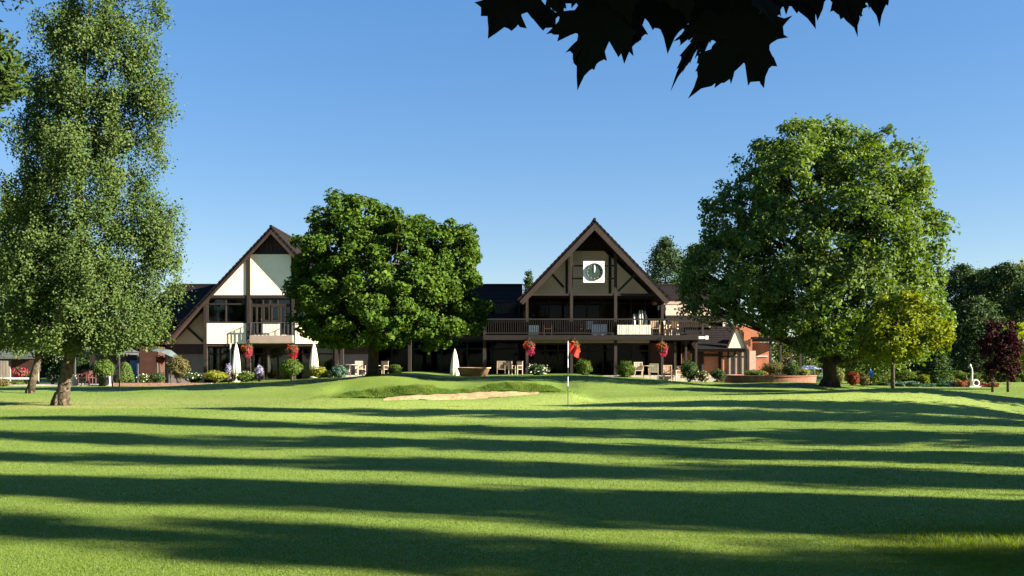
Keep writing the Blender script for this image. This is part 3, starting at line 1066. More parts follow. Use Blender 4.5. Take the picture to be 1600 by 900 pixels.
# buff side walls set back under the big roof, with their braces
for sgn in (-1, 1):
    f = lambda x: 423 + sgn * (423 - x)
    pts = [(f(318.5), 470), (f(262), 530), (f(262), 537.5), (f(318.5), 537.5)]
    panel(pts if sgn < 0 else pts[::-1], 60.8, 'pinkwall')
    brace(f(285.5), 505, f(317), 534, 60.72)
    timber(min(f(260), f(318.2)), 537.8, max(f(260), f(318.2)), 553, 60.78, 0.12, 'boards', 'fascia_board')
    timber(min(f(258), f(318.2)), 553.2, max(f(258), f(318.2)), 600, 60.9, 0.12, 'greywall', 'wall_panel')
# ground floor
timber(323.3, 537.2, 522.8, 541, YB + 0.05, 0.3, 'boards')
window(323.5, 541.2, 385, 594, 61.0, vs=(344, 365), hs=(553,), curtain=((326, 336), (366, 376)))
window(391.4, 541.2, 454.6, 594, 61.0, vs=(412, 434), hs=(553,), curtain=((414, 422),))
window(461.4, 541.2, 522.6, 594, 61.0, vs=(492,), hs=(553,), curtain=((494, 521),))
for x in (388, 458):
    timber(x - 3.0, 537.3, x + 3.0, 594, YB + 0.0, 0.24, name='timber_post')

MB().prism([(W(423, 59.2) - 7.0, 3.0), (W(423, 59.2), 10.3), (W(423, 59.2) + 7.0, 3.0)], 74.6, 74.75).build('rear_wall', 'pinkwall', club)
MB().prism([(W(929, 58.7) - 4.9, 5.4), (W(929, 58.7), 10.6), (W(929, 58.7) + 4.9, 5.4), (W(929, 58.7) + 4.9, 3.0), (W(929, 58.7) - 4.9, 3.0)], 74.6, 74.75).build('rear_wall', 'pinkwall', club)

# --- middle wing, mostly behind the round maple
timber(526, 500, 812, 504, 62.5, 0.12, 'boards', 'fascia_board')
window(530, 470, 640, 523, 62.6, vs=(557, 585, 612), hs=())
window(645, 470, 812, 523, 62.6, vs=(673, 700, 728, 756, 784), hs=())
MB().pbox(526, 524, 812, 531, 62.5, 0.4).build('wall_panel', 'boards', club)
window(530, 532, 640, 594, 62.6, vs=(557, 585, 612), hs=(545,))
window(645, 532, 812, 594, 62.6, vs=(690, 730, 770), hs=(545,), curtain=((680, 692),))
for x in (534, 640, 757):
    timber(x - 2.5, 531.2, x + 2.5, 592, 57.7, 0.22, name='timber_post')

# --- clock gable: a deep roof carried on front posts, its wall well back
CG = 929
YF = 57.3
gable_roof(929, 343, 809, 468, YF, 75.0, 0.30)
YC = 60.0
s2 = (468 - 343) / 120.0
louvre(923, 362, 390, s2, YC + 0.10)
MB().pbox(893, 388, 955, 392, YC - 0.02, 0.2).build('timber_beam', 'timber', club)
panel([(883.6, 408), (883.6, 459), (829, 459)], YC, 'taupe')
panel([(887.6, 403), (898, 392.2), (944, 392.2), (950.8, 399), (950.8, 459), (887.6, 459)], YC, 'taupe')
panel([(955.4, 402), (1014, 459), (955.4, 459)], YC, 'taupe')
timber(883.8, 402, 887.4, 459, YC - 0.05, 0.14, name='timber_post')
timber(951.0, 398, 955.2, 459, YC - 0.05, 0.14, name='timber_post')
timber(826, 459.2, 1018, 463.8, YC - 0.06, 0.24)
brace(857, 422, 881, 449, YC - 0.06)
brace(1001, 420, 966, 455, 57.7)
# the posts that carry the roof front and the balcony
for x, top in ((893, 386), (962, 383)):
    timber(x - 2.3, top, x + 2.3, 594, 57.62, 0.2, name='timber_post')
for x in (823.5, 1035):
    timber(x - 2.1, 459, x + 2.1, 594, 57.62, 0.2, name='timber_post')
timber(825.7, 458.6, 890.6, 461.8, 57.64, 0.14)
timber(895.4, 458.6, 959.6, 461.8, 57.64, 0.14)
timber(964.4, 458.6, 1032.8, 461.8, 57.64, 0.14)
# veranda back wall
window(826, 464, 891, 523, 62.6, vs=(858,), hs=(474,))
window(895, 464, 960, 523, 62.6, vs=(917, 938), hs=(474,))
window(964, 464, 1030, 523, 62.6, vs=(986, 1008), hs=(474,))
MB().pbox(820, 459, 1022, 463.5, YC + 0.2, 2.9).build('veranda_ceiling', 'boards', club)
# balcony deck along the front, from the middle wing past the clock gable
YR = 57.42
deck = MB().pbox(755, 523.5, 1100, 531, 57.40, 5.1).build('balcony', 'rail', club)
tag(deck, 'long dark timber balcony deck')
MB().pbox(826, 531.4, 1015, 536, 58.3, 0.2).build('timber_beam', 'midtaupe', deck)
rail = MB()
rail.pbox(755, 497.6, 1100, 500.0, YR, 0.09)
rail.pbox(755, 519.6, 1100, 521.2, YR + .01, 0.06)
tag(rail.build('hand_rail', 'rail', deck))
bl = MB()
px = 756.0
while px < 1100:
    bl.pbox(px, 500.3, px + 0.85, 519.5, YR + .02, 0.035)
    px += 3.5
tag(bl.build('balusters', 'rail', deck), kind='stuff')
for x in (757, 1098):
    timber(x - 1.8, 496, x + 1.8, 523, YR - .02, 0.12, name='timber_post', parent=deck)
MB().pbox(825.8, 508, 842, 522.8, YR + .13, 0.04).build('screen_panel', 'white', deck)
for k in range(15):
    a = 964.8 + k * 3.5
    MB().pbox(a, 507.5 + .3 * (k % 2), a + 3.15, 522.6, YR - .045 - .006 * (k % 3), 0.03).build('screen_board', 'stonewhite', deck)
MB().pbox(925, 508, 948, 522.8, 58.6, 0.04).build('screen_panel', 'white', deck)
# ground floor under the deck
window(826, 537, 891, 594, 61.0, vs=(852, 872), hs=(548,))
window(895, 537, 960, 594, 61.0, vs=(919, 942), hs=(548,), curtain=((898, 916),))
window(964, 537, 1015, 594, 61.0, vs=(988.5,), hs=(548,), curtain=((990.5, 1013),))
MB().pbox(1016, 536, 1058, 594, 60.95, 0.12).build('wall_panel', 'boards', club)

# --- end of the wing, right of the clock gable
panel([(1040, 476), (1110, 476), (1110, 523), (1040, 523)], 62.3, 'taupe')
MB().pbox(1022, 471, 1064, 475.5, 61.2, 0.9).build('canopy_board', 'pinkwall', club)
window(1066, 537, 1098, 594, 62.2, vs=(1080,), hs=(548,))
for x in (1055, 1072, 1088):
    timber(x - 1.6, 531, x + 1.6, 594, 57.7, 0.14, name='timber_post')

YK_ = 57.45
# --- clock, hung on the front of the gable
clk = thing('wall_clock', 'square white clock with round dark green dial on the gable front', 'clock', (W(928, YK_), YK_, Zp(441, YK_)))
YK = 57.45
MB().pbox(911.5, 408, 944.5, 441.5, YK, 0.16).build('case', 'white', clk)
for yy in (414, 434):
    MB().pbox(895.2, yy, 959.8, yy + 2.2, YK + 0.17, 0.08).build('support_rail', 'timber', clk)
cx, cz = W(929, YK), Zp(424.5, YK)
ring = MB()
n = 36
R1, R0 = 0.56, 0.50
vs, fs = [], []
for k in range(n):
    a = 2 * math.pi * k / n
    for rr, yy in ((R1, YK - .002), (R1 - .01, YK - .05), (R0, YK - .05), (R0 - .02, YK - .012)):
        vs.append((cx + rr * math.cos(a), yy, cz + rr * math.sin(a)))
for k in range(n):
    for j in range(3):
        a, b = k * 4 + j, ((k + 1) % n) * 4 + j
        fs.append((a, a + 1, b + 1, b))
ring.add(vs, fs)
ring.build('bezel', 'metal', clk)
dial = MB()
dial.add([(cx, YK - .012, cz)] + [(cx + .52 * math.cos(2 * math.pi * k / n), YK - .012, cz + .52 * math.sin(2 * math.pi * k / n)) for k in range(n)],
         [(0, (k + 1) % n + 1, k + 1) for k in range(n)])
dial.build('dial', 'clockface', clk)
for k in range(12):
    a = math.pi / 6 * k
    MB().bar((cx + .40 * math.sin(a), YK - .02, cz + .40 * math.cos(a)), (cx + .47 * math.sin(a), YK - .02, cz + .47 * math.cos(a)), .03, .012).build('hour_mark', 'tan', clk)
MB().bar((cx, YK - .03, cz - .05), (cx, YK - .03, cz + .42), .07, .015).build('minute_hand', 'whitemetal', clk)
MB().bar((cx - .01, YK - .028, cz - .04), (cx + .03, YK - .028, cz + .30), .08, .012).build('hour_hand', 'whitemetal', clk)

# --- floodlight on a bracket
fl = thing('floodlight', 'small white floodlight fixed at the end of the balcony beam', 'floodlight', (W(1099, 57.2), 57.2, Zp(530, 57.2)))
MB().pbox(1092, 525.6, 1101, 529.4, 57.0, 0.25).build('housing', 'whitemetal', fl)
MB().pbox(1102.5, 524.6, 1107, 530.2, 57.05, 0.2).build('lamp_head', 'whitemetal', fl)
MB().bar((W(1096, 57.2), 57.15, Zp(529, 57.2)), (W(1105, 57.2), 57.15, Zp(529, 57.2)), .04).build('bracket', 'metal', fl)

# ------------------------------------------------------------------ brick annexe at the right
ann = thing('brick_annexe', 'small brick and timber annexe with cream gable right of the clubhouse', 'annexe', (W(1150, 59), 59, 0))
xa, xb = W(1082, 59), W(1150, 59)
roof_slope((xa, 58.4, Zp(546, 58.4)), (W(1166, 58.4), 58.4, Zp(546, 58.4)), (xa, 63.0, Zp(505, 62)), (W(1150, 62), 63.0, Zp(505, 62)), 'tile', ann)
MB().pbox(1098, 546, 1127, 592, 59.0, 0.2).build('wall', 'brick', ann)
for x in (1098, 1124.5):
    timber(x - 1.8, 545, x + 1.8, 592, 58.93, 0.2, name='timber_post', parent=ann)
timber(1100, 553, 1122.6, 557, 58.95, 0.1, parent=ann)
MB().pprism([(1137, 545), (1149, 516), (1154, 516), (1166, 545)], 58.6, 0.15).build('gable_panel', 'midcream', ann)
for a, b in ((1135.5, 1150), (1167.5, 1153)):
    MB().bar((W(a, 58.55), 58.6, Zp(546, 58.55)), (W(b, 58.55), 58.6, Zp(511, 58.55)), .11, .12).build('barge_board', 'fascia', ann)
for k in range(4):
    a = 1128 + k * 10
    MB().pbox(a + 1.2, 548, a + 8.8, 587, 58.75, 0.12).build('wall_panel', 'buff' if k else 'brick', ann)
    timber(a - 1.2, 546, a + 1.1, 590, 58.7, 0.2, name='timber_post', parent=ann)
timber(1127, 545.2, 1170, 547.8, 58.68, 0.2, parent=ann)
timber(1127, 556, 1168, 557.6, 58.715, 0.1, parent=ann)
timber(1167.2, 546, 1170, 590, 58.7, 0.2, name='timber_post', parent=ann)
MB().pbox(1162.5, 518, 1173, 545, 59.0, 0.7).build('chimney_breast', 'brick', ann)
MB().pbox(1171, 548, 1181, 590, 58.9, 0.15).build('wall_panel', 'pinkwall', ann)
MB().pbox(1177, 535, 1203, 592, 60.3, 0.25).build('wall', 'brick', ann)
MB().pbox(1176.6, 555, 1200, 558, 60.26, 0.05).build('string_course', 'stone', ann)
MB().pbox(1084, 548, 1097, 592, 59.3, 0.2).build('wall', 'boards', ann)
MB().box(xa, W(1200, 61), 62.9, 63.1, 0, Zp(507, 62)).build('rear_wall', 'brick', ann)
# pergola beside it
pg = thing('pergola', 'brown timber pergola with four posts right of the brick annexe', 'pergola', (W(1228, 59), 59.5, 0))
for x in (1204, 1220, 1236, 1251):
    MB().pbox(x - 1.6, 532, x + 1.6, 596, 59.0, 0.14).build('post', 'timber', pg)
    MB().pbox(x - 1.6, 532, x + 1.6, 592, 61.6, 0.14).build('post', 'timber', pg)
MB().pbox(1176, 529, 1256, 534, 58.98, 0.16).build('beam', 'fascia', pg)
MB().pbox(1176, 529, 1256, 533.5, 61.6, 0.16).build('beam', 'fascia', pg)
for k in range(9):
    x = 1180 + k * 9
    MB().box(W(x, 59), W(x, 59) + .07, 58.7, 62.0, Zp(528.9, 59), Zp(526, 59)).build('rafter', 'fascia', pg)

# ------------------------------------------------------------------ left: shelter, gazebo, boundary
sh = thing('garden_shelter', 'low open shelter with weathered pale green roof at the far left', 'shelter', (W(-20, 60), 61, 0))
roof_slope((W(-160, 59.5), 59.2, Zp(557, 59.2)), (W(62, 59.5), 59.2, Zp(557, 59.2)), (W(-160, 62), 63.0, Zp(544, 63)), (W(62, 62), 63.0, Zp(544, 63)), 'paleroof', sh)
for x in (-150, -80, -12, 14, 58):
    MB().pbox(x - 1.5, 558, x + 1.5, 602, 59.5, 0.14).build('post', 'fence', sh)
MB().pbox(-155, 558, 62, 562, 59.45, 0.12).build('beam', 'timber', sh)
MB().pbox(-155, 562, 62, 604, 62.4, 0.12).build('rear_wall', 'boards', sh)
for k in range(5):
    MB().pbox(-8 + k * 4.2, 563, -4.4 + k * 4.2, 600, 59.3, 0.03).build('fence_board', 'fence', sh)

gzb = thing('gazebo', 'square gazebo with dark grey hipped roof on the left patio', 'gazebo', (W(150, 57), 57, 0.06))
gx0, gx1, gy0, gy1 = W(117, 55.6), W(186, 55.6), 55.6, 58.4
gzt = Zp(550, 55.6)
cxg, cyg = (gx0 + gx1) / 2, (gy0 + gy1) / 2
zt = Zp(534, 57)
mb = MB()
h = 0.32
vs = [(gx0 - .12, gy0 - .12, gzt), (gx1 + .12, gy0 - .12, gzt), (gx1 + .12, gy1 + .12, gzt), (gx0 - .12, gy1 + .12, gzt),
      (cxg - h, cyg - h, zt), (cxg + h, cyg - h, zt), (cxg + h, cyg + h, zt), (cxg - h, cyg + h, zt)]
mb.add(vs, [(3, 2, 1, 0), (4, 5, 6, 7), (0, 1, 5, 4), (1, 2, 6, 5), (2, 3, 7, 6), (3, 0, 4, 7)])
mb.build('roof', 'greyroof', gzb)
h = .42
vs = [(cxg - h, cyg - h, zt + .10), (cxg + h, cyg - h, zt + .10), (cxg + h, cyg + h, zt + .10), (cxg - h, cyg + h, zt + .10), (cxg, cyg, zt + .32)]
MB().add(vs, [(3, 2, 1, 0), (0, 1, 4), (1, 2, 4), (2, 3, 4), (3, 0, 4)]).build('roof_vent', 'greyroof', gzb)
for x in (gx0, gx1):
    for y in (gy0, gy1):
        MB().box(x - .045, x + .045, y - .045, y + .045, 0.06, gzt).build('post', 'metal', gzb)
for y in (gy0, gy1):
    MB().box(gx0 + .05, gx1 - .05, y - .035, y + .035, gzt - .16, gzt - .003).build('eave_beam', 'metal', gzb)
for x in (gx0, gx1):
    MB().box(x - .035, x + .035, gy0 + .05, gy1 - .05, gzt - .16, gzt - .004).build('eave_beam', 'metal', gzb)
MB().box(gx0 + .06, gx1 - .8, gy1 - .02, gy1 + .0, .08, gzt - .17).build('side_curtain', 'plasticdark', gzb)

bw = thing('brick_wall', 'red brick wall end darkened for shade, beside the blue door', 'wall', (W(228, 60), 60, 0))
MB().pbox(218, 541, 247, 600, 59.5, 2.0).build('wall', 'shadebrick', bw)
bd = thing('store_shed', 'low dark store with a blue door left of the brick wall', 'shed', (W(205, 61), 61, 0))
MB().pbox(140, 540, 216, 602, 61.2, 2.0).build('wall', 'inner', bd)
d = MB().pbox(203, 563, 217, 600, 61.1, 0.08).build('door', 'bluedoor', bd)
MB().pbox(205, 581, 206, 583, 61.04, 0.06).build('handle', 'metal', d)

# white goal-like rail frame at the far left
wf = thing('white_rail_frame', 'low white rail on two legs at the left lawn edge', 'rail', (W(10, 56), 56, 0))
MB().pbox(-60, 590, 50, 592.6, 54.8, 0.09).build('rail', 'whitemetal', wf)
MB().pbox(45, 592.7, 50, 606, 54.8, 0.09).build('leg', 'whitemetal', wf)
MB().pbox(-60, 592.7, -55, 606, 54.8, 0.09).build('leg', 'whitemetal', wf)
MB().bar((W(48, 54.8), 54.9, Zp(591.5, 54.8)), (W(46, 55.8), 56.2, 0.07), .08).build('brace', 'whitemetal', wf)


# ------------------------------------------------------------------ parasols
def folded_parasol(label, px, top, bot, Y, pole_px=None):
    z0, z1 = Zp(bot, Y), Zp(top, Y)
    g = max(gz(W(px, Y), Y), 0.0)
    t = thing('folded_parasol', label, 'parasol', (W(px, Y), Y, z0), 'folded cream parasols')
    H = z1 - z0
    prof = [(0.17, 0.0), (0.25, .06 * H), (0.26, .22 * H), (0.21, .5 * H), (0.13, .8 * H), (0.05, .97 * H), (0.02, H)]
    MB().lathe(prof, (W(px, Y), Y, z0), 24, 0.13, 6).build('canopy', 'canvas', t, True)
    MB().tube([(W(px, Y), Y, z0 - .45), (W(px, Y), Y, z1 + .06)], 0.025, 8).build('pole', 'teak', t)
    MB().lathe([(0.28, 0), (.27, .06), (.06, .09), (.05, .2)], (W(px, Y), Y, z0 - .5), 16).build('base', 'stone', t)
    if pole_px:
        MB().pbox(pole_px - .8, top - 1, pole_px + .8, bot + 6, Y, 0.05).build('strut', 'canvas', t)
    return t


folded_parasol('tall folded cream parasol left of the pair under the left gable', 369, 537, 585, 57.5, 360)
folded_parasol('folded cream parasol in front of the curtained ground floor window', 490.5, 536, 578, 57.5)
folded_parasol('folded cream parasol standing beside the round brick planter', 710.5, 546, 588, 56.2)


def tilted_parasol(px, py, Y, rpx, m, label, tilt):
    c = Vector((W(px, Y), Y, Zp(py, Y)))
    t = thing('open_parasol', label, 'parasol', (c.x, c.y, 0.1), 'open parasols beside the brick wall')
    n = 8
    r = rpx * Y / F
    ax = Vector((math.sin(tilt), 0, math.cos(tilt)))
    u = Vector((math.cos(tilt), 0, -math.sin(tilt)))
    v = Vector((0, 1, 0))
    top = c + ax * r * .38
    vs = [tuple(top)]
    for rr, dz in ((.55, .22), (1.0, 0.0)):
        for k in range(n):
            a = 2 * math.pi * (k + .5) / n
            vs.append(tuple(c + (u * math.cos(a) + v * math.sin(a)) * r * rr + ax * r * dz))
    fs = [(0, 1 + k, 1 + (k + 1) % n) for k in range(n)] + [(1 + k, 1 + n + k, 1 + n + (k + 1) % n, 1 + (k + 1) % n) for k in range(n)]
    MB().add(vs, fs).build('canopy', m, t)
    MB().tube([(c.x, c.y, 0.05), tuple(c + Vector((0, 0, -.2))), tuple(top)], 0.025, 8).build('pole', 'metal', t)
    for k in range(n):
        a = 2 * math.pi * (k + .5) / n
        MB().bar(tuple(c + ax * r * .05), tuple(c + (u * math.cos(a) + v * math.sin(a)) * r * .9 + ax * r * .02), .02).build('rib', 'metal', t)


tilted_parasol(264, 553, 57.0, 18, 'tealcanvas', 'tilted grey-blue open parasol left of the left gable', 0.42)
tilted_parasol(246, 549, 58.2, 12, 'greencanvas', 'small dark green open parasol behind the grey-blue one', 0.10)


# ------------------------------------------------------------------ shrubs, flowers, baskets
def foliage(C, rad, n, size, m, parent, name='foliage', shell=0.72, tone=0.4, up=0.3, flatbottom=None, aspect=0.6):
    d = rand_dirs(n)
    ph = rng.random(6) * 6.28
    rag = 0.5 if m == 'l_box' else 1.7
    wob = 1 + rag * 0.10 * np.sin(d[:, 0] * 5 + ph[0]) * np.sin(d[:, 2] * 6 + ph[1]) + rag * 0.07 * np.sin(d[:, 1] * 9 + ph[2] + d[:, 0] * 4)
    r = (shell + (1 - shell) * rng.random(n)) * wob
    P = np.array(C) + d * r[:, None] * np.array(rad)
    if flatbottom is not None:
        P[:, 2] = np.maximum(P[:, 2], flatbottom + 0.02 * rng.random(n))
    N = unit(d + up * np.array([0, 0, 1.0]) + 0.6 * rng.normal(size=(n, 3)))
    s = size * (0.6 + 0.8 * rng.random(n))
    cl = 0.5 + 0.5 * np.sin(d[:, 0] * 7 + ph[3]) * np.sin(d[:, 2] * 8 + ph[4])
    o = np_mesh(name, leaf_quads(P, N, s, aspect), 4, m, parent, np.clip(tone * cl + (1 - tone) * rng.random(n), 0, 1))
    return tag(o, kind='stuff') if 'flowers' in name else o


def shrub(label, px, py, Y, rpx, hpx, m='l_shrub', n=1300, size=0.10, name='shrub', cat='shrub', group='shrubs along the clubhouse', flowers=None, shell=0.7, stems=True):
    """py is the shrub's middle row"""
    s = Y / F
    X = W(px, Y)
    zc = Zp(py, Y)
    z0 = min(gz(X, Y), zc - hpx * s * .6)
    t = thing(name, label, cat, (X, Y, z0), group)
    rr = (rpx * s, rpx * s * .9, hpx * s)
    foliage((X, Y, zc), rr, n, size, m, t, shell=shell)
    foliage((X, Y, zc - .05), tuple(q * .72 for q in rr), n // 2, size * 1.3, m, t, name='inner_foliage', shell=0.3)
    st = MB()
    for k in range(5):
        a = k * 1.3
        st.tube([(X + .04 * math.cos(a), Y + .04 * math.sin(a), z0 - .05), (X + rr[0] * .5 * math.cos(a), Y + rr[1] * .5 * math.sin(a), zc)], [0.03, 0.012], 5)
    st.build('stems', 'bark', t)
    if flowers:
        fm, fn = flowers
        foliage((X, Y - .05, zc + rr[2] * .1), tuple(q * 1.03 for q in rr), fn, size * 1.2, fm, t, name='flowers', shell=0.95)
    return t


# round ones and cones
def pot(px, py0, py1, Y, wpx, m, label, name='plant_pot', parent=None):
    s = Y / F
    prof = [(wpx * s * .72, 0), (wpx * s, (py1 - py0) * s * .9), (wpx * s * 1.08, (py1 - py0) * s * .9), (wpx * s * 1.08, (py1 - py0) * s), (wpx * s * .9, (py1 - py0) * s)]
    return MB().lathe(prof, (W(px, Y), Y, Zp(py1, Y)), 20).build('pot', m, parent, True)


t = shrub('bushy round green shrub in a dark pot under the gazebo edge', 162, 577, 54.8, 17, 16, 'l_box', 2200, 0.09, 'potted_shrub', 'shrub', 'garden plants at the left')
pot(162, 588, 603, 54.8, 9, 'plasticdark', '', parent=t)
# cone topiary
t = thing('cone_topiary', 'clipped green cone topiary beside the blue door', 'topiary', (W(196, 55.5), 55.5, 0.05), 'garden plants at the left')
n = 2600
hh = rng.random(n) ** 1.2
zz = Zp(602, 55.5) + hh * (36 * 55.5 / F)
rr = (14 * 55.5 / F) * np.sqrt(np.clip(1 - hh ** 1.7, 0, 1)) * (0.86 + 0.16 * rng.random(n))
a = rng.random(n) * 6.283
P = np.stack([W(196, 55.5) + rr * np.cos(a), 55.5 + rr * np.sin(a), zz], 1)
N = unit(np.stack([np.cos(a), np.sin(a), 0.5 + 0 * a], 1) + .5 * rng.normal(size=(n, 3)))
np_mesh('foliage', leaf_quads(P, N, 0.07 * (0.6 + .8 * rng.random(n)), .6), 4, 'l_box', t)
MB().tube([(W(196, 55.5), 55.5, -.05), (W(196, 55.5), 55.5, 1.2)], [.05, .02], 6).build('stem', 'bark', t)

shrub('large loose olive shrub beneath the tilted grey-blue parasol', 279, 573, 56.0, 17, 17, 'l_olive', 2200, 0.10)
shrub('low yellow-green shrub at the left corner of the left gable', 337, 587, 55.0, 19, 8, 'l_yellow', 1500, 0.09, flowers=None)
shrub('grey-green low shrub just right of the tall folded parasol', 385, 588, 55.2, 16, 8, 'l_shrub', 1200, 0.09, flowers=('l_white', 60))
shrub('pale lavender clump beside the gable post', 405, 580, 55.6, 7, 9, 'l_lav', 700, 0.08)
shrub('small lavender clump in front of the tall folded parasol', 357, 576, 56.0, 5, 8, 'l_lav', 500, 0.07)
shrub('round clipped yellow-green bush below the red hanging basket', 456, 574, 54.8, 17, 14, 'l_box', 2400, 0.08)
shrub('small yellow shrub in front of the folded parasol by the window', 498, 581, 54.8, 14, 9, 'l_yellow', 1300, 0.08)
shrub('spiky blue-green shrub left of the round maple trunk', 530, 581, 54.6, 13, 10, 'l_blue', 1300, 0.11)
shrub('small dark shrub between the yellow shrub and the spiky one', 515, 585, 54.4, 7, 6, 'l_dark', 600, 0.08)
shrub('dome-shaped dark green bush on the mound right of the maple trunk', 617, 578, 52.6, 12, 9, 'l_box', 1600, 0.07)
shrub('flowering shrub with white blooms left of the flag', 841, 578, 55.0, 16, 9, 'l_dark', 1300, 0.09, flowers=('l_white', 70))
shrub('round green bush on the terrace right of the flag', 912, 574, 54.8, 13, 13, 'l_shrub', 1900, 0.08)
shrub('upright green bush beside the curtained window', 978, 577, 54.8, 14, 14, 'l_shrub', 1900, 0.09)
shrub('large dark green bush at the right end of the terrace', 1077, 579, 54.6, 15, 15, 'l_dark', 2000, 0.10)
shrub('low bronze grass clump right of the large dark bush', 1098, 588, 54.0, 10, 8, 'l_olive', 900, 0.09, flowers=('l_white', 25))
shrub('low dark bush in front of the brick annexe', 1122, 585, 55.2, 12, 8, 'l_dark', 1000, 0.09)
shrub('low silver shrub at the left bed edge near the topiary', 226, 592, 55.0, 10, 7, 'l_shrub', 800, 0.08, group='garden plants at the left', flowers=('l_white', 40))
shrub('low dark leafy bed plant beneath the brick wall', 246, 590, 55.2, 12, 8, 'l_dark', 900, 0.09, group='garden plants at the left')
shrub('low mixed bed plant in front of the buff wall', 302, 590, 55.4, 14, 8, 'l_dark', 1000, 0.09, flowers=('l_white', 40))
shrub('crimson flowering bush behind the white rail', 32, 583, 58.0, 11, 8, 'l_dark', 900, 0.09, group='garden plants at the left', flowers=('l_pink', 260))
shrub('rose bush with pale pink blooms between the two birch trunks', 82, 586, 57.0, 9, 12, 'l_dark', 900, 0.09, group='garden plants at the left', flowers=('l_white', 22))
shrub('brown low bush at the end of the white rail', 2, 598, 54.0, 13, 7, 'l_olive', 900, 0.09, group='garden plants at the left')
shrub('orange-red flowering plant against the brick wall', 251, 562, 57.0, 7, 6, 'l_dark', 400, 0.08, group='garden plants at the left', flowers=('l_orange', 260))
shrub('green clipped bush beneath the white rail', 30, 599, 56.5, 14, 6, 'l_shrub', 900, 0.08, group='garden plants at the left')


def basket(px, py, Y, label, fm='l_red', top=527):
    s = Y / F
    X, zc = W(px, Y), Zp(py, Y)
    t = thing('hanging_basket', label, 'hanging basket', (X, Y, zc - .4), 'hanging flower baskets')
    MB().lathe([(.03, -.24), (.16, -.19), (.24, -.08), (.27, .03), (.25, .03)], (X, Y, zc - .05), 16).build('bowl', 'soil', t, True)
    foliage((X, Y, zc + .03), (.36, .34, .36), 700, 0.08, 'l_olive', t, shell=.45)
    foliage((X + .06, Y - .06, zc - .18), (.28, .28, .44), 420, 0.085, fm, t, name='flowers', shell=.75)
    foliage((X - .12, Y - .05, zc + .10), (.30, .30, .26), 110, 0.085, 'l_orange', t, name='orange_flowers', shell=.8)
    ch = MB()
    zt = Zp(top, Y)
    for k in range(3):
        a = k * 2.1
        ch.bar((X + .25 * math.cos(a), Y + .25 * math.sin(a), zc), (X, Y, zt), .014)
    ch.build('chain', 'metal', t)
    MB().bar((X, Y, zt), (X, Y + .5, zt), .03).build('bracket', 'metal', t)
    return t


basket(387, 546, 59.0, 'hanging basket of red and pink flowers on the left gable post', 'l_pink', 531)
basket(458, 547, 59.0, 'hanging basket of deep red flowers left of the round maple', 'l_red', 533)
basket(827, 541, 57.2, 'hanging basket of pink and red flowers at the left balcony post', 'l_pink')
basket(898, 541, 57.2, 'hanging basket of orange flowers just behind the golf flag', 'l_orange')
basket(1035, 543, 57.2, 'hanging basket of crimson flowers at the right end of the clock gable', 'l_pink')

# ------------------------------------------------------------------ round planters and raised bed
t = thing('round_planter', 'wide flared round brick planter on a brick base left of centre', 'planter', (W(740, 54), 54, .5))
Yp = 54.0
zc = Zp(588.5, Yp)
MB().lathe([(.78, 0), (1.0, .50), (1.06, .50), (1.06, .56), (.9, .56), (.88, .46)], (W(740, Yp), Yp, zc), 36).build('bowl', 'terracotta', t, True)
MB().lathe([(.89, .0), (.89, .01)], (W(740, Yp), Yp, zc + .46), 36).build('soil', 'soil', t)
MB().lathe([(1.55, -.45), (1.55, .0), (1.5, .02)], (W(737, Yp), Yp - .1, zc - .02), 40).build('plinth', 'paver', t)

bed = thing('round_raised_bed', 'curved red brick raised bed under the big right tree', 'raised bed', (16.3, 56.4, 0))
nseg = 60
ctr = (16.4, 56.4)
mb = MB()
vs = []
for k in range(nseg):
    a = 2 * math.pi * k / nseg
    for rr, zz in ((2.8, -.3), (2.8, .60), (2.56, .60), (2.56, .3)):
        vs.append((ctr[0] + rr * math.cos(a), ctr[1] + rr * math.sin(a), zz))
fs = []
for k in range(nseg):
    for j in range(3):
        a, b = k * 4 + j, ((k + 1) % nseg) * 4 + j
        fs.append((a, b, b + 1, a + 1))
mb.add(vs, fs)
mb.build('wall', 'bedbrick', bed)
mb = MB()
vs = []
for k in range(nseg):
    a = 2 * math.pi * k / nseg
    for rr, zz in ((2.85, .602), (2.85, .67), (2.5, .67), (2.5, .602)):
        vs.append((ctr[0] + rr * math.cos(a), ctr[1] + rr * math.sin(a), zz))
fs = [(k * 4 + j, ((k + 1) % nseg) * 4 + j, ((k + 1) % nseg) * 4 + (j + 1) % 4, k * 4 + (j + 1) % 4) for k in range(nseg) for j in range(4)]
mb.add(vs, fs)
mb.build('coping', 'bedbrick', bed)
MB().lathe([(2.55, .45), (2.55, .5)], (ctr[0], ctr[1], 0), 40).build('soil', 'soil', bed)
shrub('bronze feathery shrub in the raised bed near the annexe', 1208, 575, 56.6, 19, 9, 'l_olive', 1500, 0.09, group='plants in the raised brick bed')
shrub('dark clipped dome in the raised brick bed', 1237, 577, 56.2, 12, 10, 'l_dark', 1400, 0.07, group='plants in the raised brick bed')
shrub('low spreading grey shrub at the left of the raised bed', 1180, 583, 56.0, 18, 5, 'l_shrub', 1100, 0.08, group='plants in the raised brick bed')
shrub('pale green shrub in the raised bed behind the trunk', 1256, 582, 56.4, 9, 6, 'l_pale', 700, 0.08, group='plants in the raised brick bed')
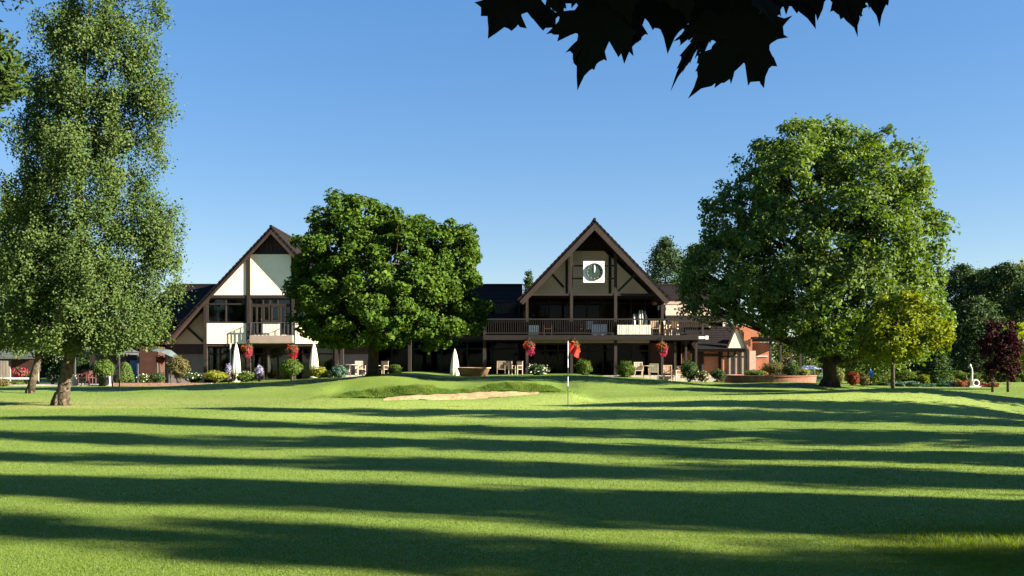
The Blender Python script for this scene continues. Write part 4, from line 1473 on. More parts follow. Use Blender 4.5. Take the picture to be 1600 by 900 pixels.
# white marquee top beyond the bed
mq = thing('white_marquee', 'small white canopy tent seen beyond the raised brick bed', 'tent', (W(1268, 61), 61, 0))
x0, x1 = W(1252, 60.5), W(1284, 60.5)
zt, ze = Zp(572.5, 61), Zp(577, 60.5)
xm = (x0 + x1) / 2
MB().add([(x0, 60.2, ze), (x1, 60.2, ze), (x1, 61.8, ze), (x0, 61.8, ze), (xm - .35, 61, zt + .06), (xm + .35, 61, zt + .06)],
         [(0, 1, 5, 4), (1, 2, 5), (2, 3, 4, 5), (3, 0, 4), (3, 2, 1, 0)]).build('roof', 'white', mq)
for x in (x0 + .05, x1 - .05):
    for y in (60.3, 61.7):
        MB().tube([(x, y, 0), (x, y, ze)], .03, 8).build('leg', 'whitemetal', mq)
MB().box(x0 + .4, x1 - .3, 61.72, 61.74, .5, ze).build('side_cloth', 'white', mq)


# ------------------------------------------------------------------ terrace furniture
def make_chair(label, loc, m, group):
    t = thing('garden_chair', label, 'chair', loc, group)
    x, y, z = loc
    MB().box(x - .26, x + .26, y - .25, y + .25, z + .41, z + .45).build('seat', m, t)
    for k in range(5):
        MB().box(x - .25 + k * .104, x - .25 + k * .104 + .08, y + .22, y + .25, z + .46, z + .90).build('slat', m, t)
    MB().box(x - .28, x + .28, y + .215, y + .255, z + .90, z + .96).build('back_rail', m, t)
    for sx in (-1, 1):
        for sy in (-1, 1):
            MB().box(x + sx * .25 - .025, x + sx * .25 + .025, y + sy * .22 - .025, y + sy * .22 + .025, z, z + (.64 if sy < 0 else .92)).build('leg', m, t)
        MB().box(x + sx * .25 - .03, x + sx * .25 + .03, y - .26, y + .2, z + .642, z + .68).build('armrest', m, t)
    return t


def make_table(label, loc, m, group, r=.5):
    t = thing('garden_table', label, 'table', loc, group)
    x, y, z = loc
    MB().lathe([(r, .70), (r, .735)], (x, y, z), 24).build('top', m, t)
    for k in range(4):
        a = k * math.pi / 2 + .78
        MB().bar((x + r * .7 * math.cos(a), y + r * .7 * math.sin(a), z), (x + r * .55 * math.cos(a), y + r * .55 * math.sin(a), z + .70), .05).build('leg', m, t)
    return t


GT = 'terrace furniture by the curtained window'
Yt = 55.3
gtz = gz(W(1000, Yt), Yt) + 0.02
pale = make_chair('pale wooden garden chair beside the upright bush, leftmost of the terrace chairs', (W(998, Yt), Yt, gtz), 'palewood', GT)
copy_thing(pale, (W(1022, Yt - .6), Yt - .6, gz(W(1022, Yt), Yt) + .01), 'pale wooden garden chair seen from behind, second from the upright bush', math.pi * .95)
tk = make_chair('brown wooden garden chair, third of the terrace chairs', (W(1044, Yt), Yt, gz(W(1044, Yt), Yt) + .01), 'teak', GT)
copy_thing(tk, (W(1057, Yt + .5), Yt + .5, gz(W(1057, Yt), Yt) + .01), 'brown wooden garden chair next to the large dark bush', -1.1)
make_table('round brown garden table between the pale terrace chairs', (W(1009, Yt + .5), Yt + .5, gtz), 'teak', GT)
GB = 'furniture near the round planter'
c = make_chair('pale garden chair right beside the round planter', (W(783, 57), 57, .60), 'duskwood', GB)
copy_thing(c, (W(797, 57.4), 57.4, .60), 'pale garden chair second from the round planter', 2.6)
copy_thing(c, (W(808, 56.8), 56.8, .60), 'pale garden chair farthest from the round planter', -0.8)
copy_thing(c, (W(563, 57.5), 57.5, .60), 'pale garden chair behind the maple, left of its trunk', 0.6)
copy_thing(c, (W(598, 57.2), 57.2, .60), 'pale garden chair just right of the maple trunk', -0.5)
make_table('round table behind the maple left of the trunk', (W(552, 57.8), 57.8, .60), 'whitewood', GB)
# balcony furniture
ZD = Zp(523.4, 57.4) + .01
GD = 'furniture on the upper balcony'
bc = make_chair('dark red-brown balcony chair near the left balcony post', (W(856, 58.6), 58.6, ZD), 'redwood', GD)
copy_thing(bc, (W(877, 58.9), 58.9, ZD), 'red-brown balcony chair left of the flag post', 1.3)
copy_thing(bc, (W(907, 58.7), 58.7, ZD), 'red-brown balcony chair right of the flag post', -1.0)
pc = make_chair('pale balcony chair beneath the clock', (W(920, 58.9), 58.9, ZD), 'whitewood', GD)
tc_ = make_chair('light wooden balcony chair at the right end, first past the white screen', (W(1024, 58.3), 58.3, ZD), 'tan', GD)
copy_thing(tc_, (W(1040, 58.5), 58.5, ZD), 'light wooden balcony chair at the right end, second past the white screen', 0.8)
copy_thing(tc_, (W(1053, 58.3), 58.3, ZD), 'light wooden balcony chair nearest the tree', -0.5)
make_table('white-topped round table on the balcony between posts', (W(936, 59.0), 59.0, ZD), 'white', GD)
for px, tp, lab in ((990.5, 490, 'slim folded cream parasol on the balcony, leftmost of four'), (999.5, 484.5, 'tall folded cream parasol on the balcony, second of four'),
                    (1003.5, 484, 'tall folded pinkish parasol on the balcony, third of four'), (1009.5, 491, 'short folded cream parasol on the balcony, rightmost of four')):
    Yb = 57.95
    t = thing('balcony_parasol', lab, 'parasol', (W(px, Yb), Yb, ZD), 'folded parasols on the balcony')
    H = Zp(tp, Yb) - ZD
    MB().lathe([(.05, .25 * H), (.10, .3 * H), (.09, .6 * H), (.03, .97 * H), (.01, H)], (W(px, Yb), Yb, ZD), 14, .12, 5).build('canopy', 'canvas', t, True)
    MB().tube([(W(px, Yb), Yb, ZD), (W(px, Yb), Yb, ZD + .3 * H)], .02, 6).build('pole', 'teak', t)

# left patio clutter
t = thing('plant_tub', 'tan square-sided tub standing right of the birch trunk', 'tub', (W(116, 55.5), 55.5, .06), 'patio items at the left')
MB().lathe([(.19, 0), (.22, .6), (.25, .66), (.2, .66)], (W(117, 55.5), 55.5, .06), 4).build('tub', 'tan', t)
MB().lathe([(.17, .6), (.17, .61)], (W(117, 55.5), 55.5, .06), 4).build('soil', 'soil', t)
rb = make_chair('red-brown wooden patio chair under the gazebo', (W(131, 56.2), 56.2, .06), 'redwood', 'patio items at the left')
copy_thing(rb, (W(141, 56.6), 56.6, .06), 'second red-brown patio chair, nearer the potted shrub', 0.9)
t = thing('leaning_sign_board', 'narrow white board leaning beside the potted shrub', 'board', (W(168, 54.2), 54.2, .03), 'patio items at the left')
MB().bar((W(172, 54.2), 54.2, .05), (W(167, 54.2), 54.6, .62), .09, .03).build('board', 'white', t)
MB().bar((W(172.5, 54.2), 54.9, .05), (W(167.4, 54.2), 54.6, .60), .04, .03).build('prop', 'metal', t)
for i, (x, lb) in enumerate(((175.5, 'thin dark post at the path edge, left one of two'), (186.5, 'taller thin dark post at the path edge, right one of two'))):
    Yq = 53.2
    t = thing('path_post', lb, 'post', (W(x, Yq), Yq, 0), 'thin posts at the path edge')
    MB().tube([(W(x, Yq), Yq, -.1), (W(x, Yq), Yq, Zp(552 if i else 586, Yq))], .035, 8).build('shaft', 'fascia', t)
    MB().lathe([(.05, 0), (.05, .04), (.01, .07)], (W(x, Yq), Yq, Zp(552 if i else 586, Yq)), 8).build('cap', 'metal', t)
edge = thing('bed_edging', 'low brown brick edging along the left flower bed', 'edging', (W(270, 54), 54, 0))
MB().pbox(176, 598.5, 330, 603.5, 54.3, .2).build('kerb', 'paver', edge)

# ------------------------------------------------------------------ the flag
FX, FY = W(887.5, 29.55), 29.55
g0 = gz(FX, FY)
t = thing('golf_flag', 'red golf flag hanging on a black and white striped pole', 'flag', (FX, FY, g0))
segs = [(0, .70, 'poledark'), (.70, 1.02, 'polewhite'), (1.02, 1.32, 'poledark'), (1.32, 1.86, 'polewhite'), (1.86, 2.20, 'polewhite')]
for a, b, m in segs:
    MB().tube([(FX, FY, g0 + a), (FX, FY, g0 + b)], .0125, 10).build('pole_section', m, t)
MB().lathe([(.02, 0), (.024, .02), (.008, .045)], (FX, FY, g0 + 2.2), 10).build('finial', 'poledark', t)
# drooping cloth with folds
nu, nv = 14, 12
vs, fs = [], []
for i in range(nu + 1):
    u = i / nu
    for j in range(nv + 1):
        v = j / nv
        x = FX + .012 + .36 * u * (1 - .35 * (1 - u) * v)
        z = g0 + 2.15 - .33 * v * (1 - .15 * u) - .26 * u ** 1.25
        y = FY + .05 * math.sin(u * 7 + v * 1.2) * (0.3 + u) + .03 * math.sin(u * 13 + v * 3)
        vs.append((x, y, z))
for i in range(nu):
    for j in range(nv):
        a = i * (nv + 1) + j
        fs.append((a, a + 1, a + nv + 2, a + nv + 1))
MB().add(vs, fs).build('flag_cloth', 'flagred', t, True)
MB().lathe([(.054, 0.004), (.054, .008)], (FX, FY, g0), 16).build('cup', 'polewhite', t)

# ------------------------------------------------------------------ big trees
# birch at the left
YB1 = 31.0
bx, bz = W(92, YB1), 0.0


def birch(label, px0, Y, trunk_px, envelope, n_strand, per, name='birch_tree', leaf=0.085, group='birch trees at the left'):
    """weeping birch: leaf strands hang from ends spread over an uneven column.
    envelope: rows of (py, px left, px right)"""
    base = (W(px0, Y), Y, gz(W(px0, Y), Y))
    t = thing(name, label, 'tree', base, group)
    s = Y / F
    pts = [(W(a, Y), Y + dy, Zp(b, Y)) for a, b, r, dy in trunk_px]
    rad = [r * s for a, b, r, dy in trunk_px]
    mb = MB()
    mb.tube(pts, rad, 14)
    x, y, z = pts[0]
    r = rad[0]
    for k in range(6):
        a = k * 1.05 + .3
        mb.tube([(x + math.cos(a) * r * .3, y + math.sin(a) * r * .3, z + r * 1.5), (x + math.cos(a) * r * .8, y + math.sin(a) * r * .8, z + r * .45),
                 (x + math.cos(a) * r * 1.15, y + math.sin(a) * r * 1.15, z - .1)], [r * .42, r * .34, r * .12], 6)
    mb.build('trunk', 'birchbark', t, True)
    tp = np.array(pts)
    # hanging strands start on the shells of tall uneven lobes, so that light and dark masses and gaps form
    C0, N0, LI0 = lobe_clumps([PL(a, b, Y, rx, rz, dy) for a, b, rx, rz, dy in envelope], n_strand // 4, .55)
    Tn0 = rng.random(len(C0))
    k4 = np.repeat(np.arange(len(C0)), 4)
    C = C0[k4] + rng.normal(size=(len(k4), 3)) * np.array([.16, .16, .14])
    Tn = Tn0[k4]
    Ln = rng.uniform(.35, 1.0, len(k4)) * (.7 + .7 * Tn)
    # limbs rise from the trunk and arch over
    lim = rng.choice(len(C), 40, replace=False)
    for j in lim:
        c = C[j]
        h = c[2] - .75 * np.linalg.norm(c[:2] - np.array([tp[-1, 0], tp[-1, 1]])) - .4
        h = np.clip(h, Zp(545, Y), tp[-1, 2] - .3)
        i = int(np.clip(np.searchsorted(tp[:, 2], h), 1, len(tp) - 1))
        f = (h - tp[i - 1, 2]) / (tp[i, 2] - tp[i - 1, 2])
        a = tp[i - 1] * (1 - f) + tp[i] * f
        ra = (rad[i - 1] * (1 - f) + rad[i] * f) * .42
        pth = limb_path(a, c, .16)
        MB().tube(pth, list(np.linspace(ra, .012, len(pth))), 6).build('limb', 'birchbark', t, True)
    n = len(C) * per
    Ci = np.repeat(C, per, 0)
    L = np.repeat(Ln, per)
    # each strand is a few hanging twigs
    tw = rng.integers(0, 5, n)
    off = rng.normal(size=(len(C), 5, 3)) * np.array([.15, .15, .14])
    P = Ci + off[np.repeat(np.arange(len(C)), per), tw]
    u = rng.random(n)
    P[:, 2] -= u * L * (.6 + .4 * rng.random(n))
    P += rng.normal(size=(n, 3)) * (0.05 + .06 * (1 - u))[:, None]
    low = Zp(547 + 8 * np.sin(P[:, 0] * 1.7 + 1) + 6 * np.sin(P[:, 0] * 4.1) + 5 * np.sin(P[:, 1] * 3), Y)
    ok = P[:, 2] > low - .25 * rng.random(n) ** 3
    P, u, n = P[ok], u[ok], int(ok.sum())
    tone = np.repeat(Tn, per)[ok]
    axis3 = np.stack([tp[0, 0] + 0 * u, Y + 0 * u, P[:, 2]], 1)
    o = unit(P - axis3)
    N = unit(.7 * o + .35 * np.array([0, 0, 1.0]) + .8 * rng.normal(size=(n, 3)))
    sz = leaf * (.6 + .8 * rng.random(n))
    vals = np.clip(.4 * tone + .6 * rng.random(n), 0, 1)
    np_mesh('crown', leaf_quads(P, N, sz, .7), 4, 'l_birch', t, vals)
    return t


birch('tall weeping birch with gnarled trunk, nearest tree at the left', 92, YB1,
      [(95, 634, 13, 0), (100, 606, 9.5, 0), (105, 575, 9, 0), (112, 540, 8, .05), (120, 470, 7, .1), (125, 400, 7, .15), (120, 300, 5.6, .1), (122, 220, 4.6, .1), (128, 120, 3.4, .1), (138, 20, 2.2, 0), (150, -50, 1.0, 0)],
      [(150, 5, 40, 60, 0), (112, 40, 34, 55, .3), (205, 45, 32, 50, -.2), (165, -50, 26, 40, 0), (84, 28, 22, 40, 0), (228, 10, 22, 40, .2), (252, 150, 20, 34, -.2), (228, 205, 22, 40, .4), (45, 205, 22, 40, 0), (88, 110, 36, 58, 0), (160, 110, 46, 68, -.6), (236, 112, 28, 44, 0), (66, 150, 26, 42, .3),
       (130, 190, 50, 66, .6), (205, 180, 34, 54, -.4), (82, 222, 40, 56, -.2), (150, 262, 54, 66, -.8), (214, 250, 22, 44, .2), (50, 292, 38, 56, 0), (110, 322, 54, 70, -.5),
       (190, 322, 48, 58, .5), (258, 322, 26, 32, 0), (242, 372, 34, 50, -.3), (34, 372, 40, 60, .4), (90, 410, 54, 70, -1.0), (165, 402, 54, 70, -.9), (240, 430, 32, 54, .3),
       (22, 460, 40, 56, .3), (80, 486, 54, 50, -.6), (150, 478, 54, 56, -1.0), (212, 478, 38, 54, -.4), (246, 500, 18, 38, 0), (120, 450, 74, 76, 1.0), (40, 522, 30, 20, 0),
       (190, 520, 34, 24, -.5), (236, 530, 18, 16, .2), (105, 522, 28, 14, -.5)],
      2900, 66)
birch('second birch with leaning pale trunk at the left edge', 47, 42.0,
      [(47, 615, 6.5, 0), (52, 590, 5.5, 0), (60, 560, 5, 0), (62, 500, 4.5, 0), (56, 420, 3.8, 0), (45, 340, 2.8, 0), (35, 280, 1.5, 0)],
      [(36, 300, 36, 40, 0), (20, 370, 60, 60, .5), (60, 400, 50, 60, -.5), (-40, 430, 50, 60, 0), (30, 470, 70, 60, -.6), (90, 480, 50, 50, .4), (-30, 510, 50, 36, .2), (60, 525, 50, 24, -.2), (110, 520, 24, 24, 0)],
      1000, 60, leaf=0.105)

# round maple in the middle
YM = 45.0
xm = W(583, YM)
gm = gz(xm, YM)
lobes = [PL(547, 376, YM, 72, 70), PL(604, 440, YM, 112, 92, 0, 3.9), PL(502, 460, YM, 44, 76), PL(520, 420, YM, 58, 68, -1.2),
         PL(680, 425, YM, 66, 82), PL(705, 470, YM, 52, 70), PL(642, 412, YM, 66, 66, -1.4), PL(590, 480, YM, 90, 68, -2.2),
         PL(660, 490, YM, 70, 56, -1.5), PL(548, 490, YM, 52, 54, -1.8), PL(572, 356, YM, 52, 46, .4), PL(696, 378, YM, 26, 28, .3),
         PL(600, 440, YM, 100, 90, 2.6, 2.2), PL(722, 400, YM, 22, 44, 0.5)]
tree('norway_maple', 'dense round dark green maple on the mound between the two gables', 'tree', (xm, YM, gm),
     [(xm, YM, gm - .1, .33), (xm, YM, gm + .3, .28), (xm + .02, YM, gm + 1.2, .26), (xm + .05, YM, gm + 2.2, .24), (xm + .15, YM, gm + 4, .2), (xm + .2, YM, gm + 6.5, .11), (xm + .1, YM, gm + 8.4, .05)],
     lobes, 'l_maple', 'darkbark', 950, 130, .46, .140, up=.45, flat=.7, limb_r=.14, fork=.16, twigs=5, shell=.62, aspect=.85)

# big silver maple at the right
YS = 44.0
xs_ = W(1297, YS)
gs = gz(xs_, YS)
lobes = [PL(1270, 330, YS, 108, 112), PL(1205, 268, YS, 46, 46), PL(1265, 232, YS, 58, 44), PL(1330, 252, YS, 50, 46), PL(1385, 300, YS, 46, 52),
         PL(1150, 345, YS, 46, 52), PL(1130, 420, YS, 46, 54), PL(1190, 400, YS, 80, 88, -2.2), PL(1300, 370, YS, 92, 94, -3.0), PL(1395, 385, YS, 62, 70, -1.4),
         PL(1420, 450, YS, 50, 58), PL(1370, 480, YS, 70, 62, -2.0), PL(1262, 468, YS, 86, 54, -2.8), PL(1165, 462, YS, 62, 40, -1.3), PL(1110, 462, YS, 34, 34, .3), PL(1098, 425, YS, 30, 36), PL(1090, 462, YS, 26, 26, .6),
         PL(1230, 305, YS, 70, 72, -2.2), PL(1330, 305, YS, 74, 76, -2.4), PL(1280, 390, YS, 116, 108, 2.2), PL(1228, 505, YS, 50, 22, -1), PL(1335, 535, YS, 58, 28, -1.3), PL(1400, 535, YS, 44, 28, -.6), PL(1300, 532, YS, 40, 20, 1.2), PL(1268, 528, YS, 46, 18, -2.2), PL(1350, 545, YS, 46, 18, -2.4),
         PL(1432, 395, YS, 22, 44, .5), PL(1128, 312, YS, 24, 28, .5), PL(1452, 500, YS, 24, 36, -.5), PL(1235, 208, YS, 16, 18), PL(1300, 205, YS, 16, 18), PL(1375, 235, YS, 16, 18), PL(1425, 285, YS, 16, 18)]
tree('silver_maple', 'huge spreading grey-green tree right of the clock gable', 'tree', (xs_, YS, gs),
     [(xs_, YS, gs - .1, .42), (xs_, YS, gs + .4, .34), (xs_ - .02, YS, gs + 1.1, .32), (xs_ - .1, YS, gs + 2.0, .30), (xs_ - .3, YS, gs + 4.5, .24), (xs_ - .5, YS, gs + 8, .18), (xs_ - .4, YS, gs + 12.5, .06)],
     lobes, 'l_silver', 'darkbark', 1500, 92, .55, .150, up=.3, flat=.8, limb_r=.16, fork=.10, twigs=6, shell=.5, aspect=.7, droop=.4, limb_bend=-.02)

# golden tree in front of it
YG = 36.5
xg = W(1395, YG)
gg = gz(xg, YG)
lobes = [PL(1415, 500, YG, 42, 40), PL(1440, 520, YG, 36, 30), PL(1385, 520, YG, 40, 32, -.4), PL(1405, 535, YG, 46, 22, .5), PL(1420, 475, YG, 20, 20), PL(1370, 545, YG, 26, 16)]
tree('golden_tree', 'young yellow-gold tree on a thin trunk in front of the big right tree', 'tree', (xg, YG, gg),
     [(xg, YG, gg - .1, .085), (xg, YG, gg + 1, .075), (xg + .03, YG, gg + 2, .06), (xg + .2, YG, gg + 3.2, .04), (xg + .5, YG, gg + 4.2, .02)],
     lobes, 'l_gold', 'birchbark', 150, 75, .42, .13, limb_r=.04, fork=.35, twigs=3, up=.4, roots=False, aspect=.75)

# copper pair and lime tree at the right edge
YK2 = 44.0
for px, lab in ((1551, 'small copper-leaved tree at the right edge, left one of two'), (1575, 'small copper-leaved tree at the right edge, right one of two')):
    x = W(px, YK2)
    g = gz(x, YK2)
    lobes = [PL(px, 545, YK2, 15, 30), PL(px + 4, 516, YK2, 8, 17), PL(px - 9, 562, YK2, 9, 13, -.2), PL(px + 8, 572, YK2, 9, 14, .2), PL(px + 9, 535, YK2, 8, 12, -.2), PL(px - 8, 532, YK2, 8, 10, .2), PL(px - 2, 586, YK2, 8, 10)]
    tree('copper_tree', lab, 'tree', (x, YK2, g), [(x, YK2, g - .1, .075), (x, YK2, g + .8, .06), (x, YK2, g + 2, .045), (x, YK2, g + 3.3, .02)],
         lobes, 'l_copper', 'bark', 95, 40, .24, .105, group='copper-leaved trees', limb_r=.03, fork=.25, twigs=3, roots=False, aspect=.7)
x = W(1606, 48)
g = gz(x, 48)
tree('lime_green_tree', 'bright lime-green young tree cut by the right edge', 'tree', (x, 48, g),
     [(x, 48, g - .1, .09), (x, 48, g + 1.5, .07), (x, 48, g + 3.4, .02)],
     [PL(1598, 530, 48, 30, 20), PL(1615, 545, 48, 34, 34), PL(1585, 525, 48, 16, 12, -.4), PL(1592, 560, 48, 16, 22)], 'l_lime', 'bark', 110, 60, .36, .12, limb_r=.04, fork=.3, twigs=3, roots=False)


# conifers
def conifer(name, label, px, top, Y, wpx, mat_='l_conifer', n=9000, group='dark conifers behind the garden', bot=None, size=.22, cone=.8, base_frac=.05, trunk_r=.2):
    s = Y / F
    x = W(px, Y)
    g = gz(x, Y)
    H = Zp(top, Y) - g
    t = thing(name, label, 'tree', (x, Y, g), group)
    MB().tube([(x, Y, g - .1), (x, Y, g + H * .5), (x, Y, g + H * .97)], [trunk_r, trunk_r * .6, .02], 8).build('trunk', 'darkbark', t, True)
    R0 = wpx * s
    nb = int(n / 60)
    hh = base_frac + (1 - base_frac) * rng.random(nb) ** 1.15
    a = rng.random(nb) * 6.283
    prof = lambda h: R0 * np.clip(1 - h, 0, 1) ** cone * np.clip(.55 + h * 3, 0, 1)
    rr = prof(hh) * (.75 + .4 * rng.random(nb))
    per = 60
    # sprays: each runs from the stem outwards and a little up, with needles along the outer half
    u = .45 + .55 * rng.random((nb, per))
    px_ = x + (rr * np.cos(a))[:, None] * u
    py_ = Y + (rr * np.sin(a))[:, None] * u
    pz_ = g + (hh * H)[:, None] + (rr[:, None] * u) * .28 - (rr[:, None] * u ** 2) * .18
    P = np.stack([px_, py_, pz_], -1).reshape(-1, 3)
    sp = (.16 + .10 * rr)[:, None].repeat(per, 1).reshape(-1, 1)
    P = P + rng.normal(size=P.shape) * sp * np.array([1, 1, .9])
    d = unit(P - np.array([x, Y, 0]) * np.array([1, 1, 0]) - np.stack([0 * P[:, 0], 0 * P[:, 0], P[:, 2]], 1))
    N = unit(.6 * d + .5 * np.array([0, 0, 1.0]) + .7 * rng.normal(size=P.shape))
    br = MB()
    for k in range(0, nb, 5):
        br.tube([(x, Y, g + hh[k] * H - .1), (x + rr[k] * math.cos(a[k]) * .8, Y + rr[k] * math.sin(a[k]) * .8, g + hh[k] * H + rr[k] * .1)], [.05, .012], 5)
    tag(br.build('branches', 'darkbark', t), kind='stuff')
    vals = np.clip(.5 * np.repeat(rng.random(nb), per) + .5 * rng.random(len(P)), 0, 1)
    np_mesh('crown', leaf_quads(P, N, size * (.6 + .8 * rng.random(len(P))), .5), 4, mat_, t, vals)
    return t


conifer('conifer', 'dark conifer right of the big tree, pointed top', 1502, 418, 78, 75, n=19500, cone=.5)
conifer('conifer', 'dark conifer behind the copper trees, second from the big tree', 1540, 424, 80, 78, n=19500, cone=.5)
conifer('conifer', 'tallest dark conifer at the right, flat layered crown', 1572, 415, 76, 75, n=19500, cone=.5)
conifer('conifer', 'dark conifer at the right picture edge behind the lime tree', 1612, 440, 72, 75, n=16500, cone=.5)
conifer('conifer', 'lower dark conifer in front of the tall conifers', 1525, 470, 68, 66, n=16500, cone=.5)
conifer('conifer', 'low dark conifer partly behind the golden tree', 1455, 480, 74, 78, n=16500)
conifer('conifer', 'dark conifer showing through the right side of the big tree', 1405, 470, 78, 78, n=13500)
conifer('conifer', 'dark pine rising behind the right slope of the clock gable', 1040, 374, 84, 60, n=22000, cone=.5)
conifer('conifer', 'second dark pine between the clock gable and the big tree', 1088, 385, 86, 62, n=20000, cone=.5)
conifer('conifer', 'tip of a dark conifer just above the left slope of the clock gable', 826, 426, 86, 20, n=4000)
conifer('young_fir', 'small bushy fir in front of the dark conifers by the golden tree', 1462, 545, 55, 22, 'l_dark', n=6000, size=.15, cone=.6)
x = W(1592, 92)
tree('pale_tree', 'pale yellowish round-topped tree behind the conifers at the far right', 'tree', (x, 92, 0), [(x, 92, -.1, .35), (x, 92, 4, .25), (x, 92, 9, .08)],
     [PL(1590, 440, 92, 36, 34), PL(1560, 450, 92, 26, 26), PL(1620, 450, 92, 34, 40), PL(1590, 490, 92, 50, 40)], 'l_pale', 'bark', 200, 70, .75, .24, roots=False)
# broadleaf trees and hedges closing the view
x = W(1325, 66)
tree('garden_tree', 'mid-green bushy tree behind the big tree trunk', 'tree', (x, 66, 0), [(x, 66, -.1, .2), (x, 66, 2, .15), (x, 66, 4, .05)],
     [PL(1350, 560, 60, 34, 36), PL(1310, 555, 66, 40, 34), PL(1375, 570, 60, 16, 26)], 'l_shrub', 'bark', 150, 70, .5, .15, roots=False)
x = W(1225, 70)
tree('garden_tree', 'sunlit green tree seen between the pergola posts', 'tree', (x, 70, 0), [(x, 70, -.1, .2), (x, 70, 2, .15), (x, 70, 4, .05)],
     [PL(1225, 560, 70, 40, 34), PL(1190, 545, 70, 36, 34), PL(1265, 555, 70, 30, 34)], 'l_shrub', 'bark', 150, 70, .6, .17, roots=False)
for i, (px, top, Y, w, lb) in enumerate(((-40, 480, 80, 80, 'dark broad tree behind the left shelter, at the picture edge'), (70, 505, 84, 80, 'dark broad tree seen between the two birch trunks'),
                                       (185, 515, 82, 70, 'dark broad tree behind the gazebo'))):
    x = W(px, Y)
    tree('background_tree', lb, 'tree', (x, Y, 0), [(x, Y, -.1, .3), (x, Y, 2.5, .2), (x, Y, 5, .06)],
         [PL(px, top + 40, Y, w, 44), PL(px - w * .5, top + 50, Y, w * .6, 36), PL(px + w * .5, top + 52, Y, w * .6, 34)], 'l_dark', 'darkbark', 190, 60, .8, .24,
         group='dark trees behind the left garden', roots=False)


def hedge(label, px0, px1, py0, py1, Y, dep, m, n, size=.09, name='hedge', lump=.1):
    x0, x1, z0, z1 = W(px0, Y), W(px1, Y), Zp(py1, Y), Zp(py0, Y)
    t = thing(name, label, 'hedge', ((x0 + x1) / 2, Y, z0), 'hedges and beds in the right garden')
    core = MB()
    core.box(x0 + .15, x1 - .15, Y + .15, Y + dep - .15, z0 - .3, z1 - .18)
    core.build('stems', 'soil', t)
    X = rng.uniform(x0, x1, n)
    face = rng.random(n)
    yy = np.where(face < .55, Y + .12 * rng.random(n), Y + dep * rng.random(n))
    top = z1 + lump * np.sin(X * 2.1 + px0) + .6 * lump * np.sin(X * 5.3) - .04
    zz = np.where(face < .55, z0 + (top - z0) * rng.random(n), top - .1 * rng.random(n))
    P = np.stack([X, yy + .06 * np.sin(X * 7 + zz * 6), zz], 1)
    N = unit(np.where((face < .55)[:, None], np.array([0, -1.0, .4]), np.array([0, -.2, 1.0])) + .7 * rng.normal(size=(n, 3)))
    np_mesh('foliage', leaf_quads(P, N, size * (.6 + .8 * rng.random(n)), .6), 4, m, t, np.clip(.35 + .35 * np.sin(X * 1.9 + zz * 4) + .4 * rng.random(n), 0, 1))
    return t


hedge('long clipped green hedge in front of the dark conifers', 1385, 1640, 582, 597, 64, 1.2, 'l_shrub', 9000, .10)
hedge('low blue-grey planting along the front of the right flower bed', 1410, 1500, 598, 609, 52.5, 1.4, 'l_blue', 5000, .08, 'flower_bed')
hedge('low purple-brown planting at the right of the flower bed', 1497, 1562, 597, 609, 52.3, 1.4, 'l_rust', 4000, .08, 'flower_bed')
hedge('low yellowish planting behind the blue-grey front row', 1395, 1500, 593, 599, 55.5, 1.2, 'l_yellow', 4000, .08, 'flower_bed')
hedge('low dark planting between the big tree and the golden tree', 1352, 1408, 596, 606, 54.5, 1.2, 'l_dark', 3500, .08, 'flower_bed')
hedge('dark low hedge at the far right behind the copper trees', 1560, 1700, 602, 612, 58, 1.5, 'l_dark', 4000, .09, 'hedge')
GR = 'plants in the right garden'
shrub('bright yellow round shrub in the right flower bed', 1443, 593, 54.0, 9, 8, 'l_gold', 1000, .08, group=GR)
shrub('rust-red weeping shrub right of the big trunk', 1333, 592, 52.5, 9, 11, 'l_rust', 1100, .09, group=GR)
shrub('orange-tinted shrub beside the blue banner', 1349, 594, 54.0, 9, 8, 'l_olive', 900, .09, group=GR)
shrub('green mounded shrub right of the golden tree trunk', 1412, 588, 57.0, 16, 10, 'l_shrub', 1300, .09, group=GR)
shrub('sunlit conical green shrub behind the blue banner', 1366, 568, 60.0, 17, 26, 'l_box', 2400, .10, group=GR)
shrub('grey-green shrub at the foot of the big right tree', 1312, 588, 55.0, 7, 11, 'l_pale', 700, .08, group=GR)

# blue banner
t = thing('blue_banner', 'small bright blue cloth on a stake in the right garden', 'banner', (W(1360, 56), 56, 0))
MB().tube([(W(1360, 56), 56, -.05), (W(1360, 56), 56, Zp(575, 56))], .02, 6).build('stake', 'metal', t)
a_, b_ = W(1357, 56), W(1365, 56)
MB().add([(W(1359.6, 56), 55.97, Zp(576, 56)), (b_, 55.93, Zp(583, 56)), (W(1361, 56), 55.9, Zp(591, 56)), (a_ - .03, 55.94, Zp(585, 56)), (W(1360, 56), 55.85, Zp(583, 56))],
         [(0, 4, 1), (1, 4, 2), (2, 4, 3), (3, 4, 0)]).build('cloth', 'blue', t)

